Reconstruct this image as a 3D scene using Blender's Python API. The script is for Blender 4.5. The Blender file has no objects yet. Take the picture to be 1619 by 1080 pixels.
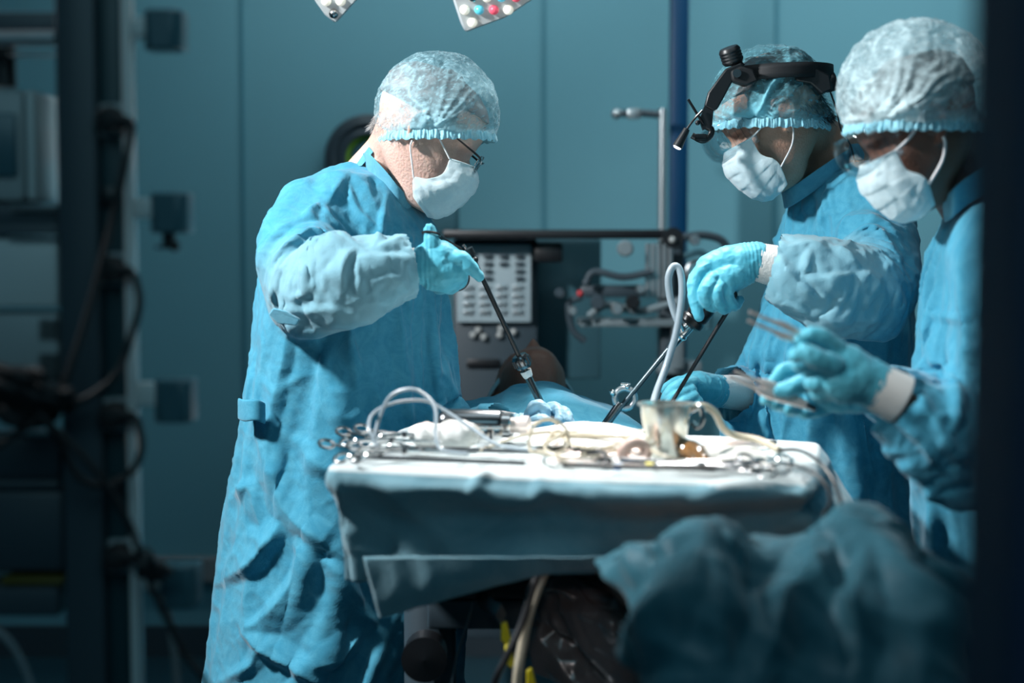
import bpy, bmesh, math, random
import numpy as np
from mathutils import Vector, Matrix, noise as mnoise

scene = bpy.context.scene
COL = scene.collection
rng = np.random.default_rng(7)
random.seed(7)

# ---------------------------------------------------------------- camera
CAM_H, TILT, FPX = 1.37, math.radians(3.8), 2500.0
cam_data = bpy.data.cameras.new('camera'); cam = bpy.data.objects.new('camera', cam_data); COL.objects.link(cam)
cam.location = (0, 0, CAM_H); cam.rotation_euler = (math.pi / 2 - TILT, 0, 0)
cam_data.sensor_width = 36.0; cam_data.lens = FPX * 36.0 / 1619.0
cam_data.clip_start = 0.05
cam_data.dof.use_dof = True; cam_data.dof.focus_distance = 3.0; cam_data.dof.aperture_fstop = 1.7
scene.camera = cam

# ---------------------------------------------------------------- world, exposure
wd = bpy.data.worlds.new('world'); scene.world = wd; wd.use_nodes = True
wd.node_tree.nodes['Background'].inputs[0].default_value = (0.05, 0.14, 0.2, 1)
wd.node_tree.nodes['Background'].inputs[1].default_value = 0.35
scene.view_settings.view_transform = 'Standard'; scene.view_settings.look = 'None'
scene.view_settings.gamma = 1.0; scene.view_settings.use_curve_mapping = False
scene.view_settings.exposure = 0.0
scene.cycles.max_bounces = 6; scene.cycles.transparent_max_bounces = 16
scene.cycles.use_denoising = True; scene.cycles.caustics_reflective = False; scene.cycles.caustics_refractive = False
scene.cycles.use_adaptive_sampling = True; scene.cycles.adaptive_threshold = 0.02

# ---------------------------------------------------------------- lights
def aim(o, target):
    d = Vector(target) - o.location
    o.rotation_euler = d.to_track_quat('-Z', 'Y').to_euler()
def spot(name, loc, target, power, cone, blend, radius, color=(1, 1, 1)):
    l = bpy.data.lights.new(name, 'SPOT'); l.energy = power; l.spot_size = math.radians(cone); l.spot_blend = blend
    l.shadow_soft_size = radius; l.color = color
    o = bpy.data.objects.new(name, l); COL.objects.link(o); o.location = loc; aim(o, target); return o
def area(name, loc, target, power, sx, sy, color=(1, 1, 1), spread=180):
    l = bpy.data.lights.new(name, 'AREA'); l.shape = 'RECTANGLE'; l.size = sx; l.size_y = sy; l.energy = power; l.color = color
    l.spread = math.radians(spread)
    o = bpy.data.objects.new(name, l); COL.objects.link(o); o.location = loc; aim(o, target); return o
spot('key_surgical_light', (-1.5, 2.25, 2.4), (0.1, 3.0, 1.2), 330, 84, 0.7, 0.10, (0.95, 0.98, 1.0))
spot('front_fill_spot', (-0.30, 2.05, 2.6), (0.6, 2.45, 1.35), 40, 40, 0.9, 0.12, (0.9, 0.97, 1.0))  # added fill from the upper left for nurse and hands, no lamp seen
spot('hand_fill_spot', (-0.6, 1.0, 2.4), (0.49, 2.25, 1.20), 75, 14, 1.0, 0.06, (1.0, 0.98, 0.95))  # added narrow beam to brighten the nurse's front hand, unseen source
spot('tray_surgical_light', (0.2, 3.12, 2.3), (0.15, 2.60, 1.04), 165, 47, 1.0, 0.06, (1.0, 0.97, 0.93))
spot('low_fill_spot', (0.0, 0.6, 1.45), (0.075, 2.45, 0.70), 9, 10, 1.0, 0.05, (1.0, 0.86, 0.82))  # added spot for glints on the plastic under the tray, unseen source
area('wall_wash_light', (0.8, 4.2, 2.95), (0.7, 5.3, 1.9), 25, 3.4, 0.4, (0.80, 0.95, 1.0), 130)
area('overhead_fill_area', (0.2, 2.4, 2.98), (0.2, 2.6, 0), 11, 1.6, 1.2, (0.75, 0.93, 1.0))  # added soft fill from above, no ceiling panel in view
area('camera_side_fill_area', (0.0, -0.6, 2.7), (0.0, 2.6, 0.7), 13, 2.4, 1.0, (0.45, 0.85, 1.0))  # added teal fill from the camera side, lifts tower, drape and door edge

# ---------------------------------------------------------------- pixel -> world
CT, ST = math.cos(TILT), math.sin(TILT)
def W(px, py, Y):
    u = (px - 809.5) / FPX; v = (540 - py) / FPX
    dy = CT + v * ST
    return Vector((u * Y / dy, Y, CAM_H + (-ST + v * CT) * Y / dy))
def G(px, py, z):
    u = (px - 809.5) / FPX; v = (540 - py) / FPX
    dy = CT + v * ST; dz = -ST + v * CT
    t = (z - CAM_H) / dz
    return Vector((u * t, dy * t, z))
def proj(P):
    d = P - np.array([0, 0, CAM_H])
    f = d[:, 1] * CT - d[:, 2] * ST; up = d[:, 1] * ST + d[:, 2] * CT
    return 809.5 + FPX * d[:, 0] / f, 540 - FPX * up / f

# ---------------------------------------------------------------- mesh builder
def crom(pts, n):
    P = np.array([list(p) for p in pts], float); m = len(P)
    if m < 3:
        t = np.linspace(0, 1, n)[:, None]; return P[0] * (1 - t) + P[-1] * t
    E = np.vstack([2 * P[0] - P[1], P, 2 * P[-1] - P[-2]])
    out = []
    for s in np.linspace(0, m - 1, n):
        i = min(int(s), m - 2); t = s - i
        a, b, c, d = E[i], E[i + 1], E[i + 2], E[i + 3]
        out.append(0.5 * ((2 * b) + (c - a) * t + (2 * a - 5 * b + 4 * c - d) * t * t + (3 * b - a - 3 * c + d) * t ** 3))
    return np.array(out)

class MB:
    def __init__(s): s.v = []; s.f = []
    def add(s, v, f):
        o = len(s.v); s.v += [tuple(float(c) for c in p) for p in v]; s.f += [tuple(i + o for i in q) for q in f]
        return s
    def loft(s, rings, cap=True, closed=False):
        n = len(rings[0]); v = [p for r in rings for p in r]; f = []
        m = len(rings)
        for i in range(m if closed else m - 1):
            j = (i + 1) % m
            for k in range(n):
                l = (k + 1) % n
                f.append((i * n + k, i * n + l, j * n + l, j * n + k))
        if cap and not closed:
            f.append(tuple(range(n - 1, -1, -1))); f.append(tuple((m - 1) * n + k for k in range(n)))
        return s.add(v, f)
    def tube(s, pts, r, seg=10, cap=True, closed=False, flat=1.0, ref=None):
        P = np.array([list(p) for p in pts], float); n = len(P)
        R = np.full(n, r, float) if np.isscalar(r) else np.interp(np.linspace(0, 1, n), np.linspace(0, 1, len(r)), r)
        if closed: T = np.roll(P, -1, 0) - np.roll(P, 1, 0)
        else: T = np.gradient(P, axis=0)
        T /= np.linalg.norm(T, axis=1)[:, None] + 1e-12
        a = np.array(ref if ref is not None else ([0, 0, 1] if abs(T[0][2]) < .9 else [1, 0, 0]), float)
        rings = []
        for i in range(n):
            a = a - T[i] * a.dot(T[i]); a /= np.linalg.norm(a) + 1e-12
            b = np.cross(T[i], a)
            rings.append([P[i] + R[i] * (math.cos(t) * a + flat * math.sin(t) * b) for t in np.linspace(0, 2 * math.pi, seg, False)])
        return s.loft(rings, cap, closed)
    def ball(s, c, r, seg=16, M=None):
        r = (r, r, r) if np.isscalar(r) else r
        v = []; f = []; h = seg // 2
        for i in range(1, h):
            a = math.pi * i / h
            for k in range(seg):
                b = 2 * math.pi * k / seg
                v.append(Vector((r[0] * math.sin(a) * math.cos(b), r[1] * math.sin(a) * math.sin(b), r[2] * math.cos(a))))
        v.append(Vector((0, 0, r[2]))); v.append(Vector((0, 0, -r[2])))
        for i in range(h - 2):
            for k in range(seg):
                l = (k + 1) % seg; f.append((i * seg + k, (i + 1) * seg + k, (i + 1) * seg + l, i * seg + l))
        for k in range(seg):
            l = (k + 1) % seg; f.append((len(v) - 2, k, l)); f.append((len(v) - 1, (h - 2) * seg + l, (h - 2) * seg + k))
        if M is not None: v = [M @ p for p in v]
        return s.add([p + Vector(c) for p in v], f)
    def limb(s, pts, rad, seg=16, sub=6):
        """sphere-swept chain with rounded ends"""
        P = crom(pts, (len(pts) - 1) * sub + 1); R = np.interp(np.linspace(0, 1, len(P)), np.linspace(0, 1, len(rad)), rad)
        s.tube(P, R, seg); s.ball(P[0], R[0], seg); s.ball(P[-1], R[-1], seg)
        return s
    def box(s, c, size, M=None, bev=0.0):
        bm = bmesh.new(); bmesh.ops.create_cube(bm, size=1)
        for v in bm.verts: v.co = Vector((v.co.x * size[0], v.co.y * size[1], v.co.z * size[2]))
        if bev: bmesh.ops.bevel(bm, geom=bm.edges[:], offset=bev, segments=2, affect='EDGES', profile=0.5)
        bm.verts.index_update(); vs = [v.co.copy() for v in bm.verts]; fs = [[v.index for v in f.verts] for f in bm.faces]; bm.free()
        if M is not None: vs = [M @ v for v in vs]
        return s.add([v + Vector(c) for v in vs], fs)
    def lathe(s, prof, c, axis=(0, 0, 1), seg=32, cap=True):
        q = Vector((0, 0, 1)).rotation_difference(Vector(axis).normalized())
        rings = [[Vector(c) + q @ Vector((r * math.cos(t), r * math.sin(t), z)) for t in np.linspace(0, 2 * math.pi, seg, False)] for r, z in prof]
        return s.loft(rings, cap)
    def ring(s, c, R, r, axis=(0, 0, 1), seg=32, sseg=8):
        q = Vector((0, 0, 1)).rotation_difference(Vector(axis).normalized())
        pts = [Vector(c) + q @ Vector((R * math.cos(t), R * math.sin(t), 0)) for t in np.linspace(0, 2 * math.pi, seg, False)]
        return s.tube(pts, r, sseg, closed=True)
    def grid(s, A):
        n, m = A.shape[:2]
        f = [(i * m + j, i * m + j + 1, (i + 1) * m + j + 1, (i + 1) * m + j) for i in range(n - 1) for j in range(m - 1)]
        return s.add(A.reshape(-1, 3), f)
    def prism(s, poly, d):
        """poly: list of Vectors, extruded by d (Vector)"""
        n = len(poly); v = [Vector(p) for p in poly] + [Vector(p) + Vector(d) for p in poly]
        f = [tuple(range(n)), tuple(range(2 * n - 1, n - 1, -1))] + [(i, (i + 1) % n, n + (i + 1) % n, n + i)[::-1] for i in range(n)]
        return s.add(v, f)
    def build(s, name, mat, parent=None, smooth=True, remesh=0, relax=0, disp=None, subsurf=0, solid=0, bevel=0, sharp=35):
        off = Vector((0, 0, 0)) if parent is None else world_loc(parent)
        me = bpy.data.meshes.new(name)
        me.from_pydata([Vector(v) - off for v in s.v], [], s.f); me.update()
        bm = bmesh.new(); bm.from_mesh(me)
        try: bmesh.ops.recalc_face_normals(bm, faces=bm.faces)
        except Exception: pass
        bm.to_mesh(me); bm.free()
        o = bpy.data.objects.new(name, me); COL.objects.link(o)
        if parent is not None: o.parent = parent; o['woff'] = list(off)
        if remesh:
            m = o.modifiers.new('r', 'REMESH'); m.mode = 'VOXEL'; m.voxel_size = remesh; m.use_smooth_shade = True
            if relax:
                m = o.modifiers.new('s', 'SMOOTH'); m.factor = 0.5; m.iterations = relax
            bake(o)
        if disp is not None: displace(o, disp, off)
        if bevel:
            m = o.modifiers.new('b', 'BEVEL'); m.width = bevel; m.segments = 2; m.limit_method = 'ANGLE'
        if solid:
            m = o.modifiers.new('t', 'SOLIDIFY'); m.thickness = solid; m.offset = 0
        if subsurf:
            m = o.modifiers.new('u', 'SUBSURF'); m.levels = subsurf; m.render_levels = subsurf
        if mat is not None: o.data.materials.clear(); o.data.materials.append(mat)
        if smooth:
            me = o.data
            me.shade_smooth()
            if not remesh and sharp < 180: me.set_sharp_from_angle(angle=math.radians(sharp))
        else: o.data.shade_flat()
        return o

def world_loc(o):
    p = Vector((0, 0, 0))
    while o is not None:
        p += o.location; o = o.parent
    return p
def bake(o):
    dg = bpy.context.evaluated_depsgraph_get(); dg.update()
    me = bpy.data.meshes.new_from_object(o.evaluated_get(dg), preserve_all_data_layers=True, depsgraph=dg)
    o.modifiers.clear(); o.data = me
    return o
def get_co(me):
    a = np.empty(len(me.vertices) * 3, np.float32); me.vertices.foreach_get('co', a); return a.reshape(-1, 3).astype(float)
def set_co(me, P):
    me.vertices.foreach_set('co', P.astype(np.float32).ravel()); me.update()
def get_no(me):
    a = np.empty(len(me.vertices) * 3, np.float32); me.vertices.foreach_get('normal', a); return a.reshape(-1, 3).astype(float)
def displace(o, fn, off=(0, 0, 0)):
    P = get_co(o.data); N = get_no(o.data); o_ = np.array(list(off))
    set_co(o.data, fn(P + o_, N) - o_)
def setattr_f(o, name, fn):
    off = np.array(list(o.get('woff', (0, 0, 0))))
    P = get_co(o.data) + off; a = o.data.attributes.new(name, 'FLOAT', 'POINT'); a.data.foreach_set('value', fn(P).astype(np.float32))

# ---------------------------------------------------------------- noise for cloth
def waves(P, f, seed, n=7):
    r = np.random.default_rng(seed); out = np.zeros(len(P))
    for _ in range(n):
        k = r.normal(size=3); k /= np.linalg.norm(k); k *= f * r.uniform(.6, 1.5)
        out += np.sin(P @ k * 2 * math.pi + r.uniform(0, 6.28))
    return out / n
def creases(P, f, seed, n=5, warp=.35, aniso=(1, 1, 1)):
    """sharp-ridged folded-paper noise"""
    r = np.random.default_rng(seed); out = np.zeros(len(P))
    Q = P * np.array(aniso)
    Q = Q + warp / f * np.stack([waves(P, f * .7, seed + 11 + i, 5) for i in range(3)], 1) * 2
    for _ in range(n):
        k = r.normal(size=3); k /= np.linalg.norm(k); k *= f * r.uniform(.6, 1.6)
        t = (Q @ k + r.uniform(0, 1)) % 1.0
        out += 1 - np.abs(2 * t - 1) * 2
    return out / n
def ridges(P, f, seed, aniso=(1, 1, 1), k=2.6):
    """sharp crest lines with soft valleys, 0..1"""
    Q = P * np.array(aniso); Q = Q + .25 / f * np.stack([waves(P, f * .8, seed + 21 + i, 5) for i in range(3)], 1)
    return 1 - np.minimum(1, np.abs(waves(Q, f, seed, 7)) * k)
def strokes(P, N, S):
    """folds seen from the front side: (polyline_px, width on its left, width on its right, height); planar flanks, crisp crest"""
    x, y = proj(P); V = np.array([0, 0, CAM_H]) - P; V /= np.linalg.norm(V, axis=1)[:, None]
    w = np.clip((N * V).sum(1) * 3, 0, 1); U = np.zeros(len(P)); D = np.zeros(len(P))
    x = x + 3.0 * waves(P, 14, 77); y = y + 3.0 * waves(P, 14, 78)
    for pts, wn, wp, am in S:
        pts = crom([(a, b, 0) for a, b in pts], 5 * len(pts))[:, :2] if len(pts) > 2 else np.array(pts, float)
        best = np.full(len(P), 1e9); sd = np.zeros(len(P)); tt = np.zeros(len(P)); L = len(pts) - 1
        for i in range(L):
            a, b = pts[i], pts[i + 1]; d = b - a; l2 = d @ d + 1e-9
            t = np.clip(((x - a[0]) * d[0] + (y - a[1]) * d[1]) / l2, 0, 1)
            ex = x - a[0] - t * d[0]; ey = y - a[1] - t * d[1]; q = np.hypot(ex, ey)
            sg = np.sign(d[0] * (y - a[1]) - d[1] * (x - a[0])); m = q < best
            best[m] = q[m]; sd[m] = sg[m]; tt[m] = (i + t[m]) / L
        fade = np.clip(np.minimum(tt, 1 - tt) / .3, 0, 1) * .75 + .25
        h = fade * np.clip(1 - best / (np.where(sd > 0, wp, wn) * (.5 + .5 * fade)), 0, 1)
        if am > 0: U = np.maximum(U, am * h)
        else: D = np.minimum(D, am * h)
    return (U + D) * w

# ---------------------------------------------------------------- objects and tags
def tag(o, label, cat=None, group=None, kind=None):
    if label: o['label'] = label
    if cat: o['category'] = cat
    if group: o['group'] = group
    if kind: o['kind'] = kind
    return o
def thing(name, loc, label, cat, group=None):
    o = bpy.data.objects.new(name, None); o.empty_display_size = .05; COL.objects.link(o); o.location = loc
    return tag(o, label, cat, group)
def struct(name, mb, mat, **k):
    o = mb.build(name, mat, smooth=False, **k); o['kind'] = 'structure'; return o
def copy_tree(o, parent=None, delta=None):
    c = o.copy(); COL.objects.link(c)
    if parent is not None: c.parent = parent
    for ch in o.children: copy_tree(ch, c)
    return c

# ---------------------------------------------------------------- materials
def mat(name, c1, rough=.5, metal=0, c2=None, nscale=8, bump=0, bscale=60, sheen=0, sss=0, spec=.5, trans=0, transl=0,
        emit=None, estr=0, coat=0, alpha=1, stretch=None, lo=.35, hi=.65, sheentint=None):
    m = bpy.data.materials.new(name); m.use_nodes = True; nt = m.node_tree; nd = nt.nodes; L = nt.links
    b = nd['Principled BSDF']; out = nd['Material Output']
    b.inputs['Base Color'].default_value = (*c1, 1); b.inputs['Roughness'].default_value = rough; b.inputs['Metallic'].default_value = metal
    b.inputs['Specular IOR Level'].default_value = spec
    b.inputs['Sheen Weight'].default_value = sheen; b.inputs['Sheen Roughness'].default_value = .5
    if sheentint: b.inputs['Sheen Tint'].default_value = (*sheentint, 1)
    b.inputs['Transmission Weight'].default_value = trans; b.inputs['Coat Weight'].default_value = coat; b.inputs['Alpha'].default_value = alpha
    if sss:
        b.inputs['Subsurface Weight'].default_value = sss; b.inputs['Subsurface Radius'].default_value = (.012, .005, .003); b.inputs['Subsurface Scale'].default_value = 1
    if emit: m.cycles.emission_sampling = 'NONE'
    if emit: b.inputs['Emission Color'].default_value = (*emit, 1); b.inputs['Emission Strength'].default_value = estr
    tc = nd.new('ShaderNodeTexCoord'); src = tc.outputs['Object']
    if stretch:
        mp = nd.new('ShaderNodeMapping'); mp.inputs['Scale'].default_value = stretch; L.new(src, mp.inputs[0]); src = mp.outputs[0]
    if c2:
        n = nd.new('ShaderNodeTexNoise'); n.inputs['Scale'].default_value = nscale; n.inputs['Detail'].default_value = 6; n.inputs['Roughness'].default_value = .6
        L.new(src, n.inputs['Vector'])
        r = nd.new('ShaderNodeValToRGB'); r.color_ramp.elements[0].position = lo; r.color_ramp.elements[1].position = hi
        r.color_ramp.elements[0].color = (*c1, 1); r.color_ramp.elements[1].color = (*c2, 1)
        L.new(n.outputs['Fac'], r.inputs[0]); L.new(r.outputs[0], b.inputs['Base Color'])
    if bump:
        n2 = nd.new('ShaderNodeTexNoise'); n2.inputs['Scale'].default_value = bscale; n2.inputs['Detail'].default_value = 4; L.new(src, n2.inputs['Vector'])
        bp = nd.new('ShaderNodeBump'); bp.inputs['Strength'].default_value = bump; bp.inputs['Distance'].default_value = .01
        L.new(n2.outputs['Fac'], bp.inputs['Height']); L.new(bp.outputs[0], b.inputs['Normal'])
    if transl:
        t = nd.new('ShaderNodeBsdfTranslucent'); mx = nd.new('ShaderNodeMixShader'); mx.inputs[0].default_value = transl
        t.inputs[0].default_value = (*c1, 1)
        if c2: L.new(r.outputs[0], t.inputs[0])
        L.new(b.outputs[0], mx.inputs[1]); L.new(t.outputs[0], mx.inputs[2]); L.new(mx.outputs[0], out.inputs[0])
    return m

def fibre_mat(name, c1, c2, nscale=26, fine=260, rough=.8, sheen=.25, transl=.15):
    """nonwoven fabric: two tones mottled by long fibres, fine embossed grain"""
    m = mat(name, c1, rough, c2=c2, nscale=nscale, sheen=sheen, spec=.25, transl=transl, lo=.38, hi=.68)
    nt = m.node_tree; nd = nt.nodes; L = nt.links
    n = [x for x in nd if x.type == 'TEX_NOISE'][0]; n.inputs['Distortion'].default_value = 1.2; n.inputs['Detail'].default_value = 9
    n.inputs['Roughness'].default_value = .72
    tc = [x for x in nd if x.type == 'TEX_COORD'][0]
    n2 = nd.new('ShaderNodeTexNoise'); n2.inputs['Scale'].default_value = fine; n2.inputs['Detail'].default_value = 3
    L.new(tc.outputs['Object'], n2.inputs['Vector'])
    bp = nd.new('ShaderNodeBump'); bp.inputs['Strength'].default_value = .25; bp.inputs['Distance'].default_value = .002
    L.new(n2.outputs['Fac'], bp.inputs['Height']); L.new(bp.outputs[0], nd['Principled BSDF'].inputs['Normal'])
    return m

def veil_mat(name, col, base=.3, nscale=30, gain=1.0, rough=.7):
    """sheer nonwoven: opacity from fibres and from the 'dens' attribute (gathered, doubled fabric)"""
    m = mat(name, col, rough, sheen=.3, spec=.3); nt = m.node_tree; nd = nt.nodes; L = nt.links
    b = nd['Principled BSDF']; out = nd['Material Output']; tc = [x for x in nd if x.type == 'TEX_COORD'][0]
    n = nd.new('ShaderNodeTexNoise'); n.inputs['Scale'].default_value = nscale; n.inputs['Detail'].default_value = 8; n.inputs['Distortion'].default_value = 2.2; n.inputs['Roughness'].default_value = .65
    L.new(tc.outputs['Object'], n.inputs['Vector'])
    mr = nd.new('ShaderNodeMapRange'); mr.inputs[1].default_value = .42; mr.inputs[2].default_value = .72; mr.inputs[3].default_value = base; mr.inputs[4].default_value = min(1, base + .45 * gain)
    L.new(n.outputs['Fac'], mr.inputs[0])
    at = nd.new('ShaderNodeAttribute'); at.attribute_name = 'dens'
    ad = nd.new('ShaderNodeMath'); ad.operation = 'ADD'; ad.use_clamp = True; L.new(mr.outputs[0], ad.inputs[0]); L.new(at.outputs['Fac'], ad.inputs[1])
    tr = nd.new('ShaderNodeBsdfTransparent'); mx = nd.new('ShaderNodeMixShader')
    L.new(ad.outputs[0], mx.inputs[0]); L.new(tr.outputs[0], mx.inputs[1]); L.new(b.outputs[0], mx.inputs[2]); L.new(mx.outputs[0], out.inputs[0])
    return m

def clear_mat(name, tint=(.93, .96, .97), gloss=.07, rough=.03):
    m = bpy.data.materials.new(name); m.use_nodes = True; nt = m.node_tree; nd = nt.nodes; L = nt.links; nd.clear()
    out = nd.new('ShaderNodeOutputMaterial'); t = nd.new('ShaderNodeBsdfTransparent'); t.inputs[0].default_value = (*tint, 1)
    g = nd.new('ShaderNodeBsdfGlossy'); g.inputs['Roughness'].default_value = rough
    lw = nd.new('ShaderNodeLayerWeight'); lw.inputs[0].default_value = .35
    mr = nd.new('ShaderNodeMapRange'); mr.inputs[3].default_value = gloss; mr.inputs[4].default_value = .28; L.new(lw.outputs['Facing'], mr.inputs[0])
    mx = nd.new('ShaderNodeMixShader'); L.new(mr.outputs[0], mx.inputs[0]); L.new(t.outputs[0], mx.inputs[1]); L.new(g.outputs[0], mx.inputs[2]); L.new(mx.outputs[0], out.inputs[0])
    return m

M = {}
M['gown'] = fibre_mat('gown_fabric', (.045, .295, .44), (.085, .375, .52), transl=.12)
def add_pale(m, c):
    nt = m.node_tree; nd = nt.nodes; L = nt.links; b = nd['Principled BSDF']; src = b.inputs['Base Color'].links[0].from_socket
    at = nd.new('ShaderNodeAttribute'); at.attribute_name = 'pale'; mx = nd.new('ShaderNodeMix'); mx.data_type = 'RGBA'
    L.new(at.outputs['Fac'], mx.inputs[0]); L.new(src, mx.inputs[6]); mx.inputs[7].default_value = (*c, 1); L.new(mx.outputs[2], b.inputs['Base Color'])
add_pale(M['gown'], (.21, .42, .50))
M['gown_sleeve'] = fibre_mat('sleeve_fabric', (.16, .38, .47), (.24, .45, .53), nscale=18, transl=.1)
M['collar'] = fibre_mat('collar_fabric', (.10, .36, .50), (.16, .46, .58))
M['glove'] = mat('blue_glove', (.06, .37, .49), .52, c2=(.10, .44, .55), nscale=30, bump=.08, bscale=120, spec=.3, sheen=.2)
M['glove_lit'] = mat('lit_blue_glove', (.32, .56, .72), .45, c2=(.46, .68, .80), nscale=30, bump=.3, bscale=90)  # same glove as above, strong light put into a paler colour
M['cuff'] = mat('knit_cuff', (.78, .76, .73), .85, bump=.25, bscale=250, sheen=.2)
M['mask'] = fibre_mat('mask_fabric', (.62, .76, .80), (.72, .84, .86), nscale=40, transl=.12)
M['strap'] = mat('elastic', (.75, .72, .72), .7)
M['cap'] = veil_mat('cap_veil', (.42, .70, .78), .09, 34, .8)
M['cap_pale'] = veil_mat('pale_cap_veil', (.60, .76, .79), .2, 24, .9)
M['cap_dark'] = veil_mat('thin_cap_veil', (.22, .58, .68), .08, 34, .7)
M['band'] = veil_mat('cap_band', (.30, .64, .75), .5, 60)
M['skin_fair'] = mat('fair_skin', (.62, .38, .30), .5, c2=(.70, .47, .40), nscale=14, bump=.25, bscale=220, sss=.15)
M['skin_tan'] = mat('tan_skin', (.42, .23, .16), .5, c2=(.50, .30, .22), nscale=14, bump=.25, bscale=220, sss=.1)
M['skin_dark'] = mat('dark_skin', (.17, .075, .05), .45, c2=(.14, .065, .045), nscale=14, bump=.2, bscale=220, sss=.05)
M['skin_patient'] = mat('patient_skin', (.27, .11, .075), .5, c2=(.33, .15, .10), nscale=14, bump=.2, bscale=220, sss=.05)
M['hair_dark'] = mat('dark_hair', (.012, .012, .014), .5)
M['hair_grey'] = mat('grey_hair', (.45, .44, .43), .6)
M['black'] = mat('black_plastic', (.008, .009, .011), .38)
M['black_matte'] = mat('black_rubber', (.006, .007, .009), .65)
M['steel'] = mat('polished_steel', (.62, .62, .62), .18, 1)
M['steel_dark'] = mat('dark_steel', (.16, .17, .18), .25, 1)
M['steel_warm_lit'] = mat('copper_lit_steel', (.90, .76, .70), .32, .45)  # warm bright light on the steel put into its base colour
M['clear'] = clear_mat('clear_plastic')
M['glass_lens'] = clear_mat('lens', (.85, .9, .92), .25)
M['grey_tube'] = mat('grey_silicone', (.28, .34, .38), .35, coat=.3)
M['cream_tube'] = mat('cream_silicone', (.55, .48, .36), .35, coat=.2)
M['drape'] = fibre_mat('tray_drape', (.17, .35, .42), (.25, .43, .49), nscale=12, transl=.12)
M['drape_top'] = fibre_mat('lit_drape_top', (.50, .57, .58), (.6, .65, .65), nscale=12, transl=.05)  # flat top of the same sheet, its lit brightness put into the colour
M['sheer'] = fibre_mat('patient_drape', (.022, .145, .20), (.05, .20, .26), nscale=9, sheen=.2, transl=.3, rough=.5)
M['wall'] = mat('painted_wall', (.125, .325, .39), .6, c2=(.13, .335, .40), nscale=3, bump=.02, bscale=300)
# ================================================================ people
def rings_from_px(rows, Yc, n=40, grow=0.0, p=2.3):
    """horizontal superellipse rings from (py, left_px, right_px, half_depth)"""
    out = []
    for r in rows:
        py, xl, xr, hd = r[:4]; y0 = r[4] if len(r) > 4 else Yc
        a = W(xl, py, y0); b = W(xr, py, y0); c = (a + b) / 2; hx = (b.x - a.x) / 2
        if grow: hx = max(.02, hx + grow); hd = max(.02, hd + grow)
        ring = []
        for t in np.linspace(0, 2 * math.pi, n, False):
            ct, st = math.cos(t), math.sin(t)
            ring.append(Vector((c.x + hx * math.copysign(abs(ct) ** (2 / p), ct), c.y + hd * math.copysign(abs(st) ** (2 / p), st), c.z)))
        out.append(ring)
    return out
def smooth_rings(rings, k=4):
    A = np.array([[list(p) for p in r] for r in rings]); n, m, _ = A.shape
    return [list(r) for r in crom(A.reshape(n, -1), (n - 1) * k + 1).reshape(-1, m, 3)]

def arm_pts(a): return [W(x, y, Y) for x, y, Y, r in a], [r for *_, r in a]

HEAD = [  # z, front, back, half width (origin at the ear canal)
    (-.121, .070, .035, .012), (-.117, .086, .015, .028), (-.106, .096, .0, .040), (-.092, .098, -.012, .047), (-.078, .100, -.03, .053),
    (-.062, .0985, -.048, .058), (-.048, .099, -.062, .062), (-.030, .094, -.074, .066), (-.012, .090, -.083, .069), (.003, .087, -.09, .071),
    (.014, .091, -.095, .073), (.024, .097, -.098, .074), (.045, .100, -.101, .076), (.070, .094, -.10, .075), (.090, .078, -.09, .067),
    (.106, .055, -.068, .052), (.116, .025, -.035, .03), (.120, .005, -.008, .008)]
NOSE = [(-.055, 0), (-.046, .003), (-.040, .019), (-.031, .027), (-.022, .024), (-.010, .016), (.003, .010), (.014, .006), (.026, 0)]
def head_shell(mb, M4):
    H = np.array(HEAD); zs = np.linspace(H[0, 0], H[-1, 0], 64)
    rows = crom(H, 64 * 2 - 1); zz = rows[:, 0]
    nz = np.array(NOSE); rings = []
    for z, f, b, w in rows:
        cx = (f + b) / 2; hx = (f - b) / 2; ring = []
        nh = np.interp(z, nz[:, 0], nz[:, 1])
        for t in np.linspace(0, 2 * math.pi, 72, False):
            ct, st = math.cos(t), math.sin(t); p = 2.25
            x = cx + hx * math.copysign(abs(ct) ** (2 / p), ct); y = w * math.copysign(abs(st) ** (2 / p), st)
            # nose, sockets, lips, cheek bones, temples
            if ct > 0:
                wn = .013 if z < -.02 else .008
                x += nh * math.exp(-(y / wn) ** 2)
                x -= .011 * math.exp(-((abs(y) - .033) / .015) ** 2 - ((z - .004) / .013) ** 2)
                x += .006 * math.exp(-((abs(y) - .033) / .010) ** 2 - ((z - .002) / .007) ** 2)
                x += .004 * math.exp(-((abs(y) - .034) / .02) ** 2 - ((z - .022) / .006) ** 2)
                x += .004 * math.exp(-(y / .022) ** 2) * (math.exp(-((z + .062) / .004) ** 2) + math.exp(-((z + .073) / .005) ** 2))
                y += math.copysign(.004 * math.exp(-((x - .06) / .02) ** 2 - ((z + .022) / .016) ** 2), y)
                y -= math.copysign(.005 * math.exp(-((x - .065) / .02) ** 2 - ((z - .02) / .02) ** 2), y)
            ring.append(M4 @ Vector((x, y, z)))
        rings.append(ring)
    mb.loft(rings)
    for s in (-1, 1):      # ears: helix, bowl, lobe
        hel = [(-.004, .070, -.022), (-.012, .076, -.02), (-.02, .082, -.006), (-.024, .085, .012), (-.016, .087, .028), (-.002, .084, .033), (.006, .078, .026), (.004, .074, .014)]
        mb.tube(crom([M4 @ Vector((x, s * y, z)) for x, y, z in hel], 24), [.004, .0045, .004, .004], 8)
        mb.ball(M4 @ Vector((-.010, s * .0765, .006)), (.013, .0045, .024), 14, M4.to_3x3())
        mb.ball(M4 @ Vector((-.001, s * .0745, -.024)), (.0075, .005, .010), 12, M4.to_3x3())
        mb.ball(M4 @ Vector((.004, s * .0735, -.004)), (.004, .005, .007), 10, M4.to_3x3())

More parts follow.
